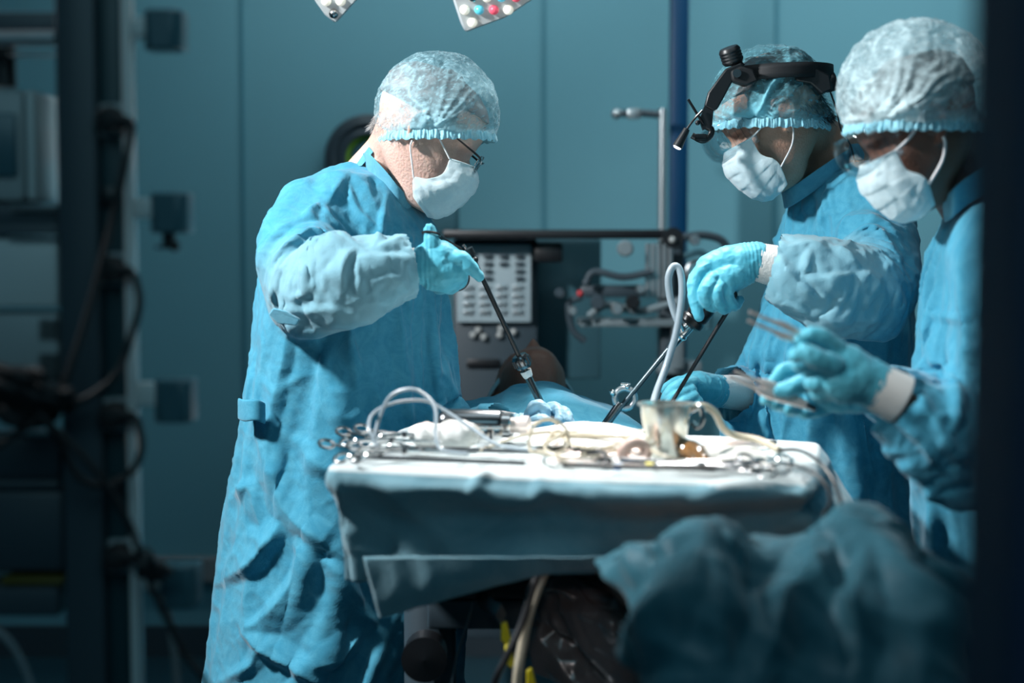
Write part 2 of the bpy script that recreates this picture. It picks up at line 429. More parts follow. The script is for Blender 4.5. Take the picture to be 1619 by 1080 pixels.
def head_matrix(px, py, Y, pitch, yaw, scale=1.05, roll=0):
    """head frame: +x is where the face looks. pitch down in degrees, yaw 0 = looking along +X, 180 = looking along -X"""
    return (Matrix.Translation(W(px, py, Y)) @ Matrix.Rotation(math.radians(yaw), 4, 'Z') @ Matrix.Rotation(math.radians(pitch), 4, 'Y')
            @ Matrix.Rotation(math.radians(roll), 4, 'X') @ Matrix.Scale(scale, 4))

SD1 = [(.066, .077, -.017), (.068, .078, -.045), (.050, .079, -.066), (.028, .076, -.077), (.043, .068, -.106)]
SD2 = [(.067, .077, -.007), (.066, .078, -.040), (.050, .079, -.060), (.046, .075, -.078), (.050, .066, -.112)]
def make_mask(parent, M4, mat_, seed=1, strap_r=.0016, SD=SD1):
    """pleated surgical mask wrapped round nose and chin"""
    nu, nv = 61, 45; A = np.zeros((nv, nu, 3))
    top_c = np.array([.117, 0, -.010]); bot_c = np.array([.070, 0, -.134])
    for i in range(nv):
        v = i / (nv - 1)
        # centre line profile over the nose tip and down round the chin
        cl = crom([(.115, 0, -.006), (.131, 0, -.030), (.129, 0, -.058), (.117, 0, -.092), (.100, 0, -.116), (.080, 0, -.124)], 101)[int(v * 100)]
        sd = crom(SD, 101)[int(v * 100)]
        for j in range(nu):
            u = -1 + 2 * j / (nu - 1); a = abs(u)
            s = math.sin(a * math.pi / 2) ** .95; c = math.cos(a * math.pi / 2) ** .75
            x = sd[0] + (cl[0] - sd[0]) * c; y = math.copysign(sd[1] * s, u); z = sd[2] * (1 - c) + cl[2] * c
            ple = .0022 * ((v * 5.5) % 1.0) * (1 - a ** 4)      # knife pleats
            ple += .0035 * math.sin(u * 9 + v * 3 + seed) * math.sin(v * math.pi) * a
            A[i, j] = (x + ple * c, y + math.copysign(ple * s, u), z)
    A = np.array([[list(M4 @ Vector(p)) for p in r] for r in A])
    mb = MB(); mb.grid(A)
    def dd(P, N): return P + N * (.0016 * creases(P, 28, seed, 4)[:, None] + .0006 * waves(P, 90, seed)[:, None])
    m = mb.build('mask', mat_, parent, disp=dd, solid=.0012, subsurf=1, sharp=180)
    for s in (-1, 1):
        t = MB(); k = [(SD[0][0], .0785, SD[0][2]), (.034, .081, .004), (.006, .081, .024), (-.006, .084, .03)]
        t.tube(crom([M4 @ Vector((x, s * y, z)) for x, y, z in k], 14), strap_r, 8)
        t.build('mask_strap', M['strap'], parent)
        t = MB(); k = [(SD[3][0], .0765, SD[3][2]), (.012, .079, -.055), (-.003, .082, -.034), (-.006, .082, -.022)]
        t.tube(crom([M4 @ Vector((x, s * y, z)) for x, y, z in k], 14), strap_r, 8)
        t.build('mask_strap', M['strap'], parent)
    hem = MB(); hem.tube([Vector(p) for p in A[0]], .0016, 6); hem.build('mask_hem', mat_, m)
    return m

def make_cap(parent, c, rad, rimdz, gx, mat_, seed, lean=0, pleat=.005, bandmat=None):
    """bouffant cap: puffed dome cut at a rim, pleats gathered at both sides near x = c.x + gx"""
    c = Vector(c); rx, ry, rz = rad; n, m = 180, 90; A = np.zeros((m, n, 3)); dens = np.zeros((m, n))
    a0 = math.asin(max(-1, rimdz / rz))
    for i in range(m):
        ph = a0 + (math.pi / 2 - a0) * (i / (m - 1)) ** .9
        for k in range(n):
            t = 2 * math.pi * k / n
            A[i, k] = (rx * math.cos(ph) * math.cos(t), ry * math.cos(ph) * math.sin(t), rz * math.sin(ph))
    P = A.reshape(-1, 3); N = P / np.array([rx * rx, ry * ry, rz * rz]); N /= np.linalg.norm(N, axis=1)[:, None]
    D = np.zeros(len(P)); dn = np.zeros(len(P))
    for s in (-1, 1):
        gp = np.array([gx, s * ry * .92, rimdz + .004])
        d = np.linalg.norm(P - gp, axis=1); side = np.clip(-s * -1 * P[:, 1] * s / ry * 2 + .0, 0, 1) if False else np.clip(s * P[:, 1] / ry * 3 + .3, 0, 1)
        psi = np.arctan2(P[:, 2] - gp[2], P[:, 0] - gp[0]) + .10 * waves(P, 12, seed + 3) * 2
        r = np.random.default_rng(seed + (s > 0)); pl = np.zeros(len(P))
        for _ in range(17):
            a = r.uniform(-.15, math.pi + .15); wdt = r.uniform(.025, .085); L = r.uniform(.05, .16); amp = r.uniform(.4, 1)
            pl += amp * np.exp(-np.abs((psi - a) / wdt) ** 1.3) * np.exp(-(d / L) ** 2) * np.clip(d / .012, .2, 1)
        D += side * pleat * pl; dn += side * (.42 * pl + .75 * np.exp(-(d / .026) ** 2) + .28 * np.exp(-(d / .06) ** 2))
        D -= side * .005 * np.exp(-(d / .032) ** 2)
    rest = creases(P, 13, seed, 5, .5); D += .0035 * rest + .002 * creases(P, 34, seed + 5, 4, .6) + .004 * waves(P, 7, seed)
    dn += np.clip(np.abs(creases(P, 15, seed + 9, 2, .9)) * -1 + .05, 0, 1) * 7 + np.clip(np.abs(creases(P, 9, seed + 29, 2, .9)) * -1 + .04, 0, 1) * 9
    edge = np.exp(-((P[:, 2] - rimdz) / .012) ** 2); th = np.arctan2(P[:, 1], P[:, 0])
    D += edge * (.0022 * np.sin(th * 88 + 2 * waves(P, 10, seed)) - .004); dn += edge * .35
    P = P + N * D[:, None]; P += np.array(list(c))
    mb = MB(); rr = P.reshape(m, n, 3); mb.loft([list(q) for q in rr], cap=False)
    mb.f.append(tuple((m - 1) * n + k for k in range(n)))
    o = mb.build('surgical_cap', mat_, parent, subsurf=0, sharp=180)
    at = o.data.attributes.new('dens', 'FLOAT', 'POINT'); at.data.foreach_set('value', np.clip(dn, 0, 1).astype(np.float32))
    b = MB(); rows = []
    for q, (dz, k_) in enumerate([(.004, .975), (-.003, .985), (-.009, 1.0), (-.013, .985)]):
        ring = []
        for t in np.linspace(0, 2 * math.pi, 480, False):
            w = .0014 * (math.sin(t * 96 + math.sin(t * 7) * 5 + math.sin(t * 23) * 2) + .8 * math.sin(t * 61 + q)) * (1 if q else .4); kx = math.cos(a0)
            ring.append(c + Vector(((rx * kx * k_ + w) * math.cos(t), (ry * kx * k_ + w) * math.sin(t), rimdz + dz + .0015 * math.sin(t * 31))))
        rows.append(ring)
    b.loft(rows, cap=False)
    bo = b.build('elastic_band', bandmat or M['band'], o, sharp=180)
    at = bo.data.attributes.new('dens', 'FLOAT', 'POINT'); at.data.foreach_set('value', np.full(len(bo.data.vertices), .3, np.float32))
    return o

# ---------------------------------------------------------------- hands
def finger(mb, pts, r0=.0105, r1=.0078):
    mb.limb(pts, [r0, r0 * .98, (r0 + r1) / 2, r1], 12, 5)
def build_hand(name, parent, mat_, palm, fingers, wrist, seed, label=None, voxel=.0021, wr=(.031, .027), creasef=60):
    """palm: list of (centre, radius) swept as fan; fingers: list of point lists (already world); wrist: two points"""
    mb = MB()
    for pts, rad in palm: mb.limb(pts, rad, 16, 5)
    for f in fingers:
        pts, r0, r1 = f; finger(mb, pts, r0, r1)
    mb.limb(wrist, [wr[0], wr[1]], 20, 6)
    wv = np.array(list(wrist[0])); wd = np.array(list(Vector(wrist[-1]) - Vector(wrist[0]))); wl = np.linalg.norm(wd); wd /= wl
    def dd(P, N):
        t = (P - wv) @ wd
        # stretched-rubber ridges: rings near the wrist, fine tension wrinkles elsewhere
        ringy = np.sin(t * 2 * math.pi / .0075 + 2 * waves(P, 18, seed)) * np.exp(-((t - wl * .75) / (wl * .5)) ** 2)
        return P + N * (.0008 * ringy + .0006 * creases(P, creasef, seed, 4, .5) + .0012 * ridges(P, 30, seed + 2))[:, None]
    o = mb.build(name, mat_, parent, remesh=voxel, relax=5, disp=dd)
    if label: o['label'] = label
    return o

# ---------------------------------------------------------------- cloth
def cloth_settle(o, body, pin, frames=16, grow=-.10, bend=.6, mass=.25, tension=12, gravity=1.0, dist=.004):
    """let the garment settle in folds over the body: fabric cut slightly too large, held at pinned places"""
    vg = o.vertex_groups.new(name='pin'); P = get_co(o.data) + np.array(list(o.get('woff', (0, 0, 0))))
    w = pin(P)
    for q in range(1, 11):
        idx = np.nonzero((w > (q - 1) / 10 + .0001) & (w <= q / 10 + .0001))[0].tolist()
        if idx: vg.add(idx, q / 10, 'REPLACE')
    cm = body.modifiers.new('col', 'COLLISION'); body.collision.thickness_outer = .006; body.collision.cloth_friction = 8
    m = o.modifiers.new('cloth', 'CLOTH'); s = m.settings
    s.quality = 4; s.mass = mass; s.tension_stiffness = tension; s.compression_stiffness = tension; s.shear_stiffness = 4; s.bending_stiffness = bend
    s.tension_damping = 8; s.compression_damping = 8; s.air_damping = 2; s.shrink_min = grow; s.vertex_group_mass = 'pin'; s.pin_stiffness = 2
    s.effector_weights.gravity = gravity
    m.collision_settings.use_collision = True; m.collision_settings.distance_min = dist; m.collision_settings.collision_quality = 2; m.collision_settings.use_self_collision = False
    m.point_cache.frame_start = 1; m.point_cache.frame_end = frames + 2
    for f in range(1, frames + 1): scene.frame_set(f)
    dg = bpy.context.evaluated_depsgraph_get()
    me = bpy.data.meshes.new_from_object(o.evaluated_get(dg), depsgraph=dg)
    o.modifiers.clear(); o.vertex_groups.clear(); o.data = me
    body.modifiers.remove(cm); scene.frame_set(1)

def make_gown(parent, rows, Yc, arms, S, seed, mat_g, mat_s, neck, voxel=.009, grow=-.08, frames=14, pale=(), pull=.028, arm_fat=.9, open_front=None):
    """gown with sleeves: lofted close to the outline, then cloth cut a little too large settles over a padded form"""
    mb = MB(); mb.loft(smooth_rings(rings_from_px(rows, Yc)))
    for a in arms:
        p, r = arm_pts(a); mb.limb(p, r, 24, 8)
    o = mb.build('surgical_gown', mat_g, parent, remesh=voxel, relax=3)
    fb = MB(); fb.loft(smooth_rings(rings_from_px(rows, Yc, grow=-pull)))
    for a in arms:
        p, r = arm_pts(a); fb.limb(p, [q * arm_fat for q in r], 20, 6)
    form = fb.build('form', None, parent, remesh=.02)
    nk = np.array(list(neck)); tips = [np.array(list(W(*a[-1][:3]))) for a in arms]
    def pin(P):
        w = np.clip(1.6 - np.linalg.norm(P - nk, axis=1) / .09, 0, 1)
        for t in tips: w = np.maximum(w, np.clip(1.7 - np.linalg.norm(P - t, axis=1) / .05, 0, 1))
        return np.maximum(w, np.clip((.30 - P[:, 2]) / .1, 0, 1))
    cloth_settle(o, form, pin, grow=grow, frames=frames, bend=.05, gravity=.7)
    fm = form.data; bpy.data.objects.remove(form); bpy.data.meshes.remove(fm)
    sub = o.modifiers.new('u', 'SUBSURF'); sub.levels = 1; sub.render_levels = 1; bake(o)
    off = world_loc(parent)
    def dd(P, N):
        d = strokes(P, N, S) + .0065 * ridges(P, 5, seed, (1, 1, .45)) + .0035 * ridges(P, 10, seed + 3, (1, 1, .6)) + .0012 * ridges(P, 24, seed + 5) + .0005 * creases(P, 30, seed + 4, 4, .5) - .004
        return P + N * d[:, None]
    displace(o, dd, off)
    # open the sleeves at the wrists
    P = get_co(o.data) + np.array(list(off)); kill = np.zeros(len(P), bool)
    for a in arms:
        t = np.array(list(W(*a[-1][:3]))); d = t - np.array(list(W(*a[-2][:3]))); d /= np.linalg.norm(d)
        kill |= ((P - t) @ d > -.010) & (np.linalg.norm(P - t, axis=1) < .11)
    bm = bmesh.new(); bm.from_mesh(o.data); bm.verts.ensure_lookup_table()
    bmesh.ops.delete(bm, geom=[bm.verts[i] for i in np.nonzero(kill)[0]], context='VERTS')
    bm.to_mesh(o.data); bm.free()
    me = o.data; me.materials.clear(); me.materials.append(mat_g)
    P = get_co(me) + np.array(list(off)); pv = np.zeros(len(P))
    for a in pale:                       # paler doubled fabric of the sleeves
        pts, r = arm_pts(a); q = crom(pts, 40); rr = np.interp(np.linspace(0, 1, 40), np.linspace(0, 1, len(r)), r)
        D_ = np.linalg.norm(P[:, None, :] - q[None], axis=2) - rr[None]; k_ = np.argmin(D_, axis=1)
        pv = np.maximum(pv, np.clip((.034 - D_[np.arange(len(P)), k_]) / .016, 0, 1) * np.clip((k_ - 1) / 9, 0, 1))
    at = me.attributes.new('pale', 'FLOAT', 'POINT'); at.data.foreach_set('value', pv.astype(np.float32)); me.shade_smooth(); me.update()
    return o

def cuff(parent, a, b, r0, r1, n=20):
    """knitted cuff from sleeve to glove"""
    P = crom([a, (Vector(a) + Vector(b)) / 2, b], n); d = np.array(list(Vector(b) - Vector(a)))
    mb = MB(); mb.tube(P, [r0 + (r1 - r0) * t + (.0012 if i % 2 else 0) for i, t in enumerate(np.linspace(0, 1, n))], 32)
    mb.build('knit_cuff', M['cuff'], parent, sharp=180)
def collar(parent, pts, c_in, h, mat_):
    """standing collar band through world points, leaning outwards"""
    A = []
    P = crom(pts, 60); n = len(P); c = np.array(list(c_in))
    for k in range(7):
        t = k / 6; A.append(P + np.array([0, 0, 1]) * h * (t - .5) + (P - c) * (.10 * t - .02) + np.stack([waves(P, 9, 4)] * 3, 1) * .004 * t)
    mb = MB(); mb.grid(np.array(A)); return mb.build('collar', mat_, parent, solid=.0025, subsurf=1, sharp=180)

def make_body(parent, mb, mat_, voxel=.0032):
    return mb.build('body', mat_, parent, remesh=voxel, relax=2)
# ================================================================ the room
WY = 5.1
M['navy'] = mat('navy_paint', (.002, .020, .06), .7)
M['floor'] = mat('dark_vinyl', (.015, .06, .085), .35, c2=(.02, .07, .095), nscale=5)
M['trim'] = mat('bumper_rail', (.22, .24, .25), .5)
M['seam'] = mat('panel_seam', (.06, .22, .28), .5)
M['bluepost'] = mat('blue_post', (.0, .045, .12), .4)
M['cream'] = mat('cream_shell', (.42, .44, .43), .45)
M['greyshell'] = mat('grey_shell', (.17, .22, .24), .45)
M['darkgrey'] = mat('dark_grey_shell', (.035, .055, .07), .45)
M['tealshell'] = mat('teal_grey_shell', (.045, .12, .15), .35)
M['panel'] = mat('light_panel', (.36, .46, .50), .5)
M['green'] = mat('green_plastic', (.16, .34, .03), .5)
M['alu'] = mat('aluminium', (.45, .5, .52), .3, .8)
M['yellow'] = mat('yellow_plastic', (.75, .62, .02), .4)
M['red'] = mat('red_plastic', (.5, .03, .04), .4)
M['grid'] = mat('vent_dark', (.05, .06, .065), .7)
struct('floor', MB().box((.1, 2.0, -.05), (6.4, 8.0, .1)), M['floor'])
struct('ceiling', MB().box((.1, 2.0, 3.05), (6.4, 8.0, .1)), M['wall'])
struct('wall_back', MB().box((.1, WY + .05, 1.5), (6.4, .1, 3.0)), M['wall'])
struct('wall_left', MB().box((-3.15, 1.5, 1.5), (.1, 7.1, 3.0)), M['wall'])
struct('wall_right', MB().box((3.35, 1.5, 1.5), (.1, 7.1, 3.0)), M['wall'])
for i, px in enumerate((385, 860, 1225)):
    p = W(px, 300, WY); struct('trim_%d' % (i + 1), MB().box((p.x, WY - .003, 1.5), (.012, .008, 3.0)), M['seam'])
struct('baseboard_back', MB().box((.1, WY - .008, .05), (6.4, .02, .1)), M['darkgrey'])
struct('trim_4', MB().box((.1, WY - .02, .29), (6.4, .04, .085), bev=.008), M['trim'])
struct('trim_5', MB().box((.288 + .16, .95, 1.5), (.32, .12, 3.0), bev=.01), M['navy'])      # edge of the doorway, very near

# ---- dark hose reel ring hung on the back wall
c = W(582, 250, WY - .05)
t = thing('hose_reel', (c.x, WY - .01, c.z), 'dark round hose reel with a green inner ring on the wall behind the left surgeon', 'hose reel')
mb = MB()
for k in range(4): mb.ring(c + Vector((0, -.01 * (k % 2), 0)), .128 - .016 * k, .011, (0, 1, 0), 48)
mb.build('hose', M['darkgrey'], t)
MB().ring(c, .066, .009, (0, 1, 0), 40).build('green_ring', M['green'], t)
MB().lathe([(.0, 0), (.05, 0), (.05, .04), (0, .04)], c + Vector((0, .04, 0)), (0, -1, 0)).build('hub', M['tealshell'], t)

# ---- dark blue vertical post and pale drip pole
x0, x1 = W(1058, 200, 4.75).x, W(1087, 200, 4.75).x
mb = MB(); mb.box(((x0 + x1) / 2, 4.75, 2.0), (x1 - x0, .06, 2.0), bev=.012)
tag(mb.build('ceiling_post', M['bluepost']), 'dark blue square post rising to the ceiling behind the headlamp', 'post')
t = thing('drip_stand', tuple(W(1047, 900, 4.6).xy) + (0,), 'thin pale drip stand with a side arm, beside the dark blue post', 'drip stand')
px = W(1047, 300, 4.6).x; zt_ = W(1047, 172, 4.6).z
MB().tube([(px, 4.6, .1), (px, 4.6, zt_)], .012, 12).build('pole', M['alu'], t)
a = W(1050, 182, 4.6); b = W(975, 180, 4.6)
MB().tube(crom([a, (a + b) / 2 + Vector((0, 0, .004)), b], 8), .011, 10).build('side_arm', M['darkgrey'], t)
MB().ball(b, .016).box((b.x + .05, 4.6, b.z), (.04, .03, .03), bev=.005).build('clamp', M['alu'], t)
mb = MB()
for k in range(5):
    an = 2 * math.pi * k / 5; mb.tube([(px, 4.6, .12), (px + .22 * math.cos(an), 4.6 + .22 * math.sin(an), .03)], .011, 8)
mb.build('base', M['darkgrey'], t)

# ---- anaesthesia machine
def pbox(mb, x0, y0, x1, y1, Y, d, bev=.004):
    a = W(x0, y0, Y); b = W(x1, y1, Y); return mb.box(((a.x + b.x) / 2, Y + d / 2, (a.z + b.z) / 2), (abs(b.x - a.x), d, abs(a.z - b.z)), bev=bev)
t = thing('anaesthesia_machine', (W(780, 600, 4.4).x, 4.55, 0), 'dark machine with a lit-grey button panel standing behind the patient', 'machine')
mb = MB(); pbox(mb, 716, 378, 850, 1010, 4.42, .4, .01); mb.build('cabinet', M['darkgrey'], t)
pn = MB(); pbox(pn, 722, 386, 840, 510, 4.395, .03, .004); pn = pn.build('control_panel', M['panel'], t)
for r in range(4):
    for cc in range(4):
        if (r, cc) in ((2, 2), (3, 2), (2, 0), (3, 0)): continue
        x = 740 + cc * 25; y = 406 + r * 11.5
        k = MB(); pbox(k, x, y - 3, x + 13, y + 3, 4.385, .012, .001); k.build('key', M['darkgrey'], pn)
for r in range(4):
    for cc in range(4):
        x = 733 + cc * 26; y = 455 + r * 13
        k = MB(); pbox(k, x, y - 4, x + 17, y + 4, 4.391, .006, .001); k.build('key', M['alu'], pn)
for k, (x, y) in enumerate([(748, 530), (756, 522), (765, 533), (790, 530), (792, 520), (812, 525)]):
    MB().ball(W(x, y, 4.41), .010, 12).build('knob', M['cream'], t)
mb = MB(); pbox(mb, 738, 568, 790, 582, 4.41, .02); mb.build('drawer_handle', M['black'], t)
mb = MB(); pbox(mb, 700, 363, 1072, 378, 4.3, .2, .006); mb.build('top_shelf', M['black'], t)
k = MB(); k.lathe([(0, 0), (.028, 0), (.028, .02), (0, .02)], W(1063, 376, 4.3), (0, -1, 0)); k.build('shelf_knob', M['black'], t)
MB().ball(W(1063, 379, 4.27), .009).build('bolt', M['cream'], t)
mb = MB(); pbox(mb, 600, 318, 722, 372, 4.5, .25, .01); tag(mb.build('equipment_box', M['tealshell']), 'dark teal box low behind the chin of the left surgeon', 'box')
mb = MB(); pbox(mb, 845, 384, 890, 415, 4.36, .1, .008); mb.build('junction_block', M['black'], t)
mb = MB(); pbox(mb, 840, 378, 950, 600, 4.55, .2, .008); mb.build('rear_panel', M['tealshell'], t)
# breathing equipment on the right of it
t2 = thing('breathing_apparatus', (W(1000, 600, 4.35).x, 4.4, 0), 'blurred metal breathing equipment with pipes and flow tubes behind the trocars', 'machine')
mb = MB(); pbox(mb, 1046, 380, 1078, 1000, 4.36, .08, .006); mb.build('upright', M['darkgrey'], t2)
mb = MB(); pbox(mb, 915, 505, 1075, 517, 4.3, .12, .004); mb.build('rail', M['greyshell'], t2)
mb = MB(); pbox(mb, 918, 452, 1020, 470, 4.32, .08, .006); mb.build('manifold', M['darkgrey'], t2)
for k in range(5):
    x = 1024 + k * 9; q = MB(); q.tube([W(x, 385, 4.3), W(x, 470, 4.3)], .0065, 10); q.build('flow_tube', M['alu'], t2)
for (pts, r, m_) in [([(925, 450), (940, 430), (985, 438), (1030, 430)], .010, 'darkgrey'), ([(930, 500), (960, 482), (1010, 492), (1060, 480)], .010, 'greyshell'),
                     ([(1080, 375), (1115, 372), (1145, 384), (1150, 420)], .011, 'darkgrey'), ([(1082, 405), (1110, 400), (1125, 430), (1120, 520)], .009, 'tealshell'),
                     ([(920, 470), (900, 480), (905, 520), (925, 540)], .009, 'darkgrey')]:
    q = MB(); q.tube(crom([W(x, y, 4.28) for x, y in pts], 24), r, 10); q.build('pipe', M[m_], t2)
for (x, y, r, m_) in [(988, 393, .022, 'greyshell'), (885, 463, .014, 'darkgrey'), (905, 491, .012, 'alu'), (945, 478, .02, 'darkgrey'), (975, 488, .017, 'alu'), (1000, 478, .02, 'black'), (1098, 380, .014, 'alu'), (1012, 457, .012, 'alu')]:
    q = MB(); q.lathe([(0, 0), (r, 0), (r, .02), (r * .8, .026), (0, .026)], W(x, y, 4.27), (0, -1, 0), 20); q.build('dial', M[m_], t2)
q = MB(); q.ball(W(917, 464, 4.27), .009); q.build('warning_cap', M['red'], t2).update_tag()
q = MB(); pbox(q, 1064, 470, 1082, 585, 4.3, .06, .008); q.build('bellows_column', M['greyshell'], t2)
q = MB(); pbox(q, 1040, 572, 1110, 592, 4.32, .1, .006); q.build('lower_tray', M['greyshell'], t2)
q = MB(); q.ring(W(1103, 430, 4.3), .03, .006, (0, 1, 0), 24); q.build('valve_ring', M['alu'], t2)
q = MB(); pbox(q, 1052, 592, 1072, 1010, 4.36, .06, .006); q.build('stand', M['darkgrey'], t2)

# ---------------------------------------------------------------- pendant tower at the left
TY = 1.9
tw = thing('equipment_tower', (W(150, 500, TY).x, TY + .06, 0), 'tall dark equipment column with wall sockets and brackets at the left edge', 'equipment column')
def vbox(px0, px1, Y, d, m_, name, par, z0=.0, z1=2.6, bev=.006):
    a = W(px0, 540, Y); b = W(px1, 540, Y); return MB().box(((a.x + b.x) / 2, Y + d / 2, (z0 + z1) / 2), (b.x - a.x, d, z1 - z0), bev=bev).build(name, M[m_], par)
M['tower_front'] = mat('tower_paint', (.045, .065, .08), .45)
M['tower_side'] = mat('tower_socket_strip', (.012, .045, .055), .4)
M['tower_edge'] = mat('tower_edge_rail', (.60, .66, .66), .35)
M['tower_pale'] = mat('tower_pale_shell', (.62, .66, .66), .45)
M['tower_grey'] = mat('tower_grey_shell', (.36, .40, .41), .45)
vbox(94, 158, TY, .10, 'tower_front', 'column', tw)
vbox(157, 198, TY + .02, .08, 'tower_side', 'socket_strip', tw)
vbox(197, 212, TY - .004, .03, 'tower_edge', 'edge_rail', tw)
for (x, y) in [(178, 190), (180, 426), (184, 656), (191, 880)]:
    s_ = MB(); pbox(s_, x - 22, y - 27, x + 22, y + 27, TY + .012, .012, .003); s_ = s_.build('socket', M['tower_grey'], tw)
    MB().lathe([(0, 0), (.014, 0), (.014, .002), (0, .002)], W(x - 4, y, TY + .012), (0, -1, 0), 24).build('socket_face', M['darkgrey'], s_)
for (x, y) in [(176, 310), (190, 765)]:
    MB().lathe([(0, 0), (.012, 0), (.012, .014), (0, .016)], W(x, y, TY + .02), (0, -1, 0), 20).build('switch', M['black'], tw)
for (x0, x1, y0, y1) in [(203, 290, 18, 82), (212, 300, 305, 369), (213, 306, 598, 666), (224, 314, 888, 956)]:
    br = MB(); pbox(br, x0, y0 + 8, x1 - 38, y1 - 24, TY + .01, .03, .003); br = br.build('bracket', M['tower_pale'], tw)
    e = MB(); a = W(x1 - 26, (y0 + y1) / 2, TY + .03); h = W(0, y0, TY).z - W(0, y1, TY).z
    pr = [(-.024, -.018), (-.016, -.028), (.012, -.028), (.022, -.016), (.022, .02), (-.024, .02)]
    e.prism([Vector((a.x + u, a.y + w_, a.z - h / 2)) for u, w_ in pr], Vector((0, 0, h))); e.build('bracket_clamp', M['tealshell'], br, bevel=.003)
MB().tube([W(267, 368, TY + .02), W(267, 390, TY + .02)], .008, 12).ball(W(276, 389, TY + .01), .007).box(W(262, 391, TY + .02), (.022, .016, .004)).build('clamp_screw', M['black'], tw)
# shelves left of the column
for (y, hh) in [(18, 34), (322, 38), (352, 26), (600, 16), (760, 14), (925, 50)]:
    s_ = MB(); pbox(s_, -120, y, 93, y + hh, TY + .03, .09, .004); s_.build('shelf', M['tower_front'], tw)
for (y) in (84, 322, 371):
    s_ = MB(); pbox(s_, 12, y, 90, y + 5, TY + .005, .01, .002); s_.build('shelf_rail', M['alu'], tw)
s_ = MB(); s_.tube([W(-40, 62, TY), W(88, 60, TY)], .009, 14); s_.build('lamp_rail', M['alu'], tw)
# devices on the shelves
d1 = thing('monitor_device', tuple(W(20, 320, TY + .1)), 'pale grey boxy monitor seen from behind on the upper shelf', 'monitor')
s_ = MB(); pbox(s_, -100, 140, 40, 320, TY + .03, .1, .01); s_.build('housing', M['tower_grey'], d1)
s_ = MB(); pbox(s_, 38, 142, 57, 318, TY + .02, .16, .006); s_.build('side_frame', M['tower_pale'], d1)
s_ = MB(); pbox(s_, -100, 178, 26, 280, TY + .022, .01, .004); s_.build('recess_panel', M['tealshell'], d1)
s_ = MB(); s_.lathe([(0, 0), (.014, 0), (.014, .05), (.01, .055), (0, .055)], W(8, 138, TY + .06), (0, 0, 1)); s_.build('top_knob', M['black'], d1)
d2 = thing('console', tuple(W(20, 490, TY + .1)), 'wide cream console box on the middle shelf, left of the column', 'console')
s_ = MB(); pbox(s_, -100, 378, 93, 486, TY + .02, .10, .006); s_.build('housing', M['tower_pale'], d2)
d3 = thing('console', tuple(W(20, 598, TY + .1)), 'grey vented console box below the wide cream one', 'console')
s_ = MB(); pbox(s_, -100, 496, 94, 598, TY + .02, .10, .006); s_.build('housing', M['tower_grey'], d3)
for yy in (505, 560):
    s_ = MB()
    for a_ in range(9):
        for b_ in range(10): pbox(s_, 62 + a_ * 3.4, yy + b_ * 3.4, 64 + a_ * 3.4, yy + b_ * 3.4 + 1.8, TY + .017, .004, 0)
    s_.build('vent', M['grid'], d3)
d4 = thing('console', tuple(W(20, 900, TY + .1)), 'dark bulky console on the lowest visible shelf', 'console')
s_ = MB(); pbox(s_, -100, 690, 98, 760, TY + .04, .08, .008); s_.build('lid', M['darkgrey'], d4)
s_ = MB(); pbox(s_, -100, 776, 102, 905, TY + .03, .09, .008); s_.build('housing', M['darkgrey'], d4)
s_ = MB(); pbox(s_, 0, 915, 100, 925, TY + .02, .2, .002); tag(s_.build('yellow_strap', mat('ochre_strap', (.10, .08, .01), .6)), 'narrow yellow strap on the lowest shelf', 'strap')
# plugs and cables
def cable(name, pts, r, m_, label, cat='cable', group=None, n=60, seg=10):
    o = MB().tube(crom([W(*p) for p in pts], n), r, seg).build(name, M[m_]); tag(o, label, cat, group); return o
def plug(x, y, label, tail, r=.0045):
    p = thing('power_plug', tuple(W(x, y, TY - .01)), label, 'plug')
    MB().lathe([(0, -.012), (.016, -.012), (.0165, .012), (.012, .026), (0, .028)], W(x - 4, y, TY - .004), (0, -1, 0), 24).build('plug_body', M['black_matte'], p)
    MB().tube(crom([W(x - 2, y, TY - .024), W(x + 14, y + 2, TY - .024), W(x + 27, y + 4, TY - .024)], 8), [.008, .0075, .007], 12).build('strain_relief', M['black_matte'], p)
    MB().tube(crom([W(x + 25, y + 3, TY - .024)] + [W(*q) for q in tail], 70), r, 10).build('cord', M['black_matte'], p)
plug(180, 190, 'black plug in the topmost socket with its cord hanging down left', [(208, 205, 1.874), (196, 270, 1.87), (182, 330, 1.87), (160, 420, 1.86), (118, 560, 1.84), (84, 640, 1.83), (20, 690, 1.82), (-30, 720, 1.82)])
plug(180, 426, 'black plug in the second socket, its cord looping right of the column', [(214, 440, 1.87), (221, 480, 1.86), (208, 530, 1.86), (185, 590, 1.85), (140, 628, 1.84), (95, 640, 1.83), (60, 655, 1.825)])
plug(184, 656, 'black plug in the third socket, its cord curving back left', [(218, 668, 1.87), (224, 710, 1.86), (208, 745, 1.86), (170, 768, 1.85), (125, 755, 1.84), (95, 700, 1.83), (60, 650, 1.82)])
plug(190, 880, 'black plug in the lowest socket beside the cable knot', [(218, 884, 1.87), (228, 880, 1.865), (236, 892, 1.86)])
cable('power_cable', [(60, 655, 1.81), (100, 690, 1.81), (160, 755, 1.82), (205, 830, 1.84), (226, 890, 1.85), (250, 950, 1.85), (290, 1030, 1.86), (330, 1090, 1.86), (350, 1200, 1.9)], .0042, 'black_matte', 'long black cable running down past the cable knot to the floor')
cable('hose', [(236, 930, 1.9), (262, 960, 1.91), (272, 1010, 1.92), (280, 1090, 1.93), (285, 1300, 1.95)], .005, 'trim', 'pale grey hose hanging under the lowest bracket', 'hose')
cable('power_cable', [(-20, 985, 1.8), (15, 1015, 1.8), (40, 1060, 1.8), (55, 1110, 1.8)], .004, 'greyshell', 'thin grey cable at the bottom left corner')
q = MB()
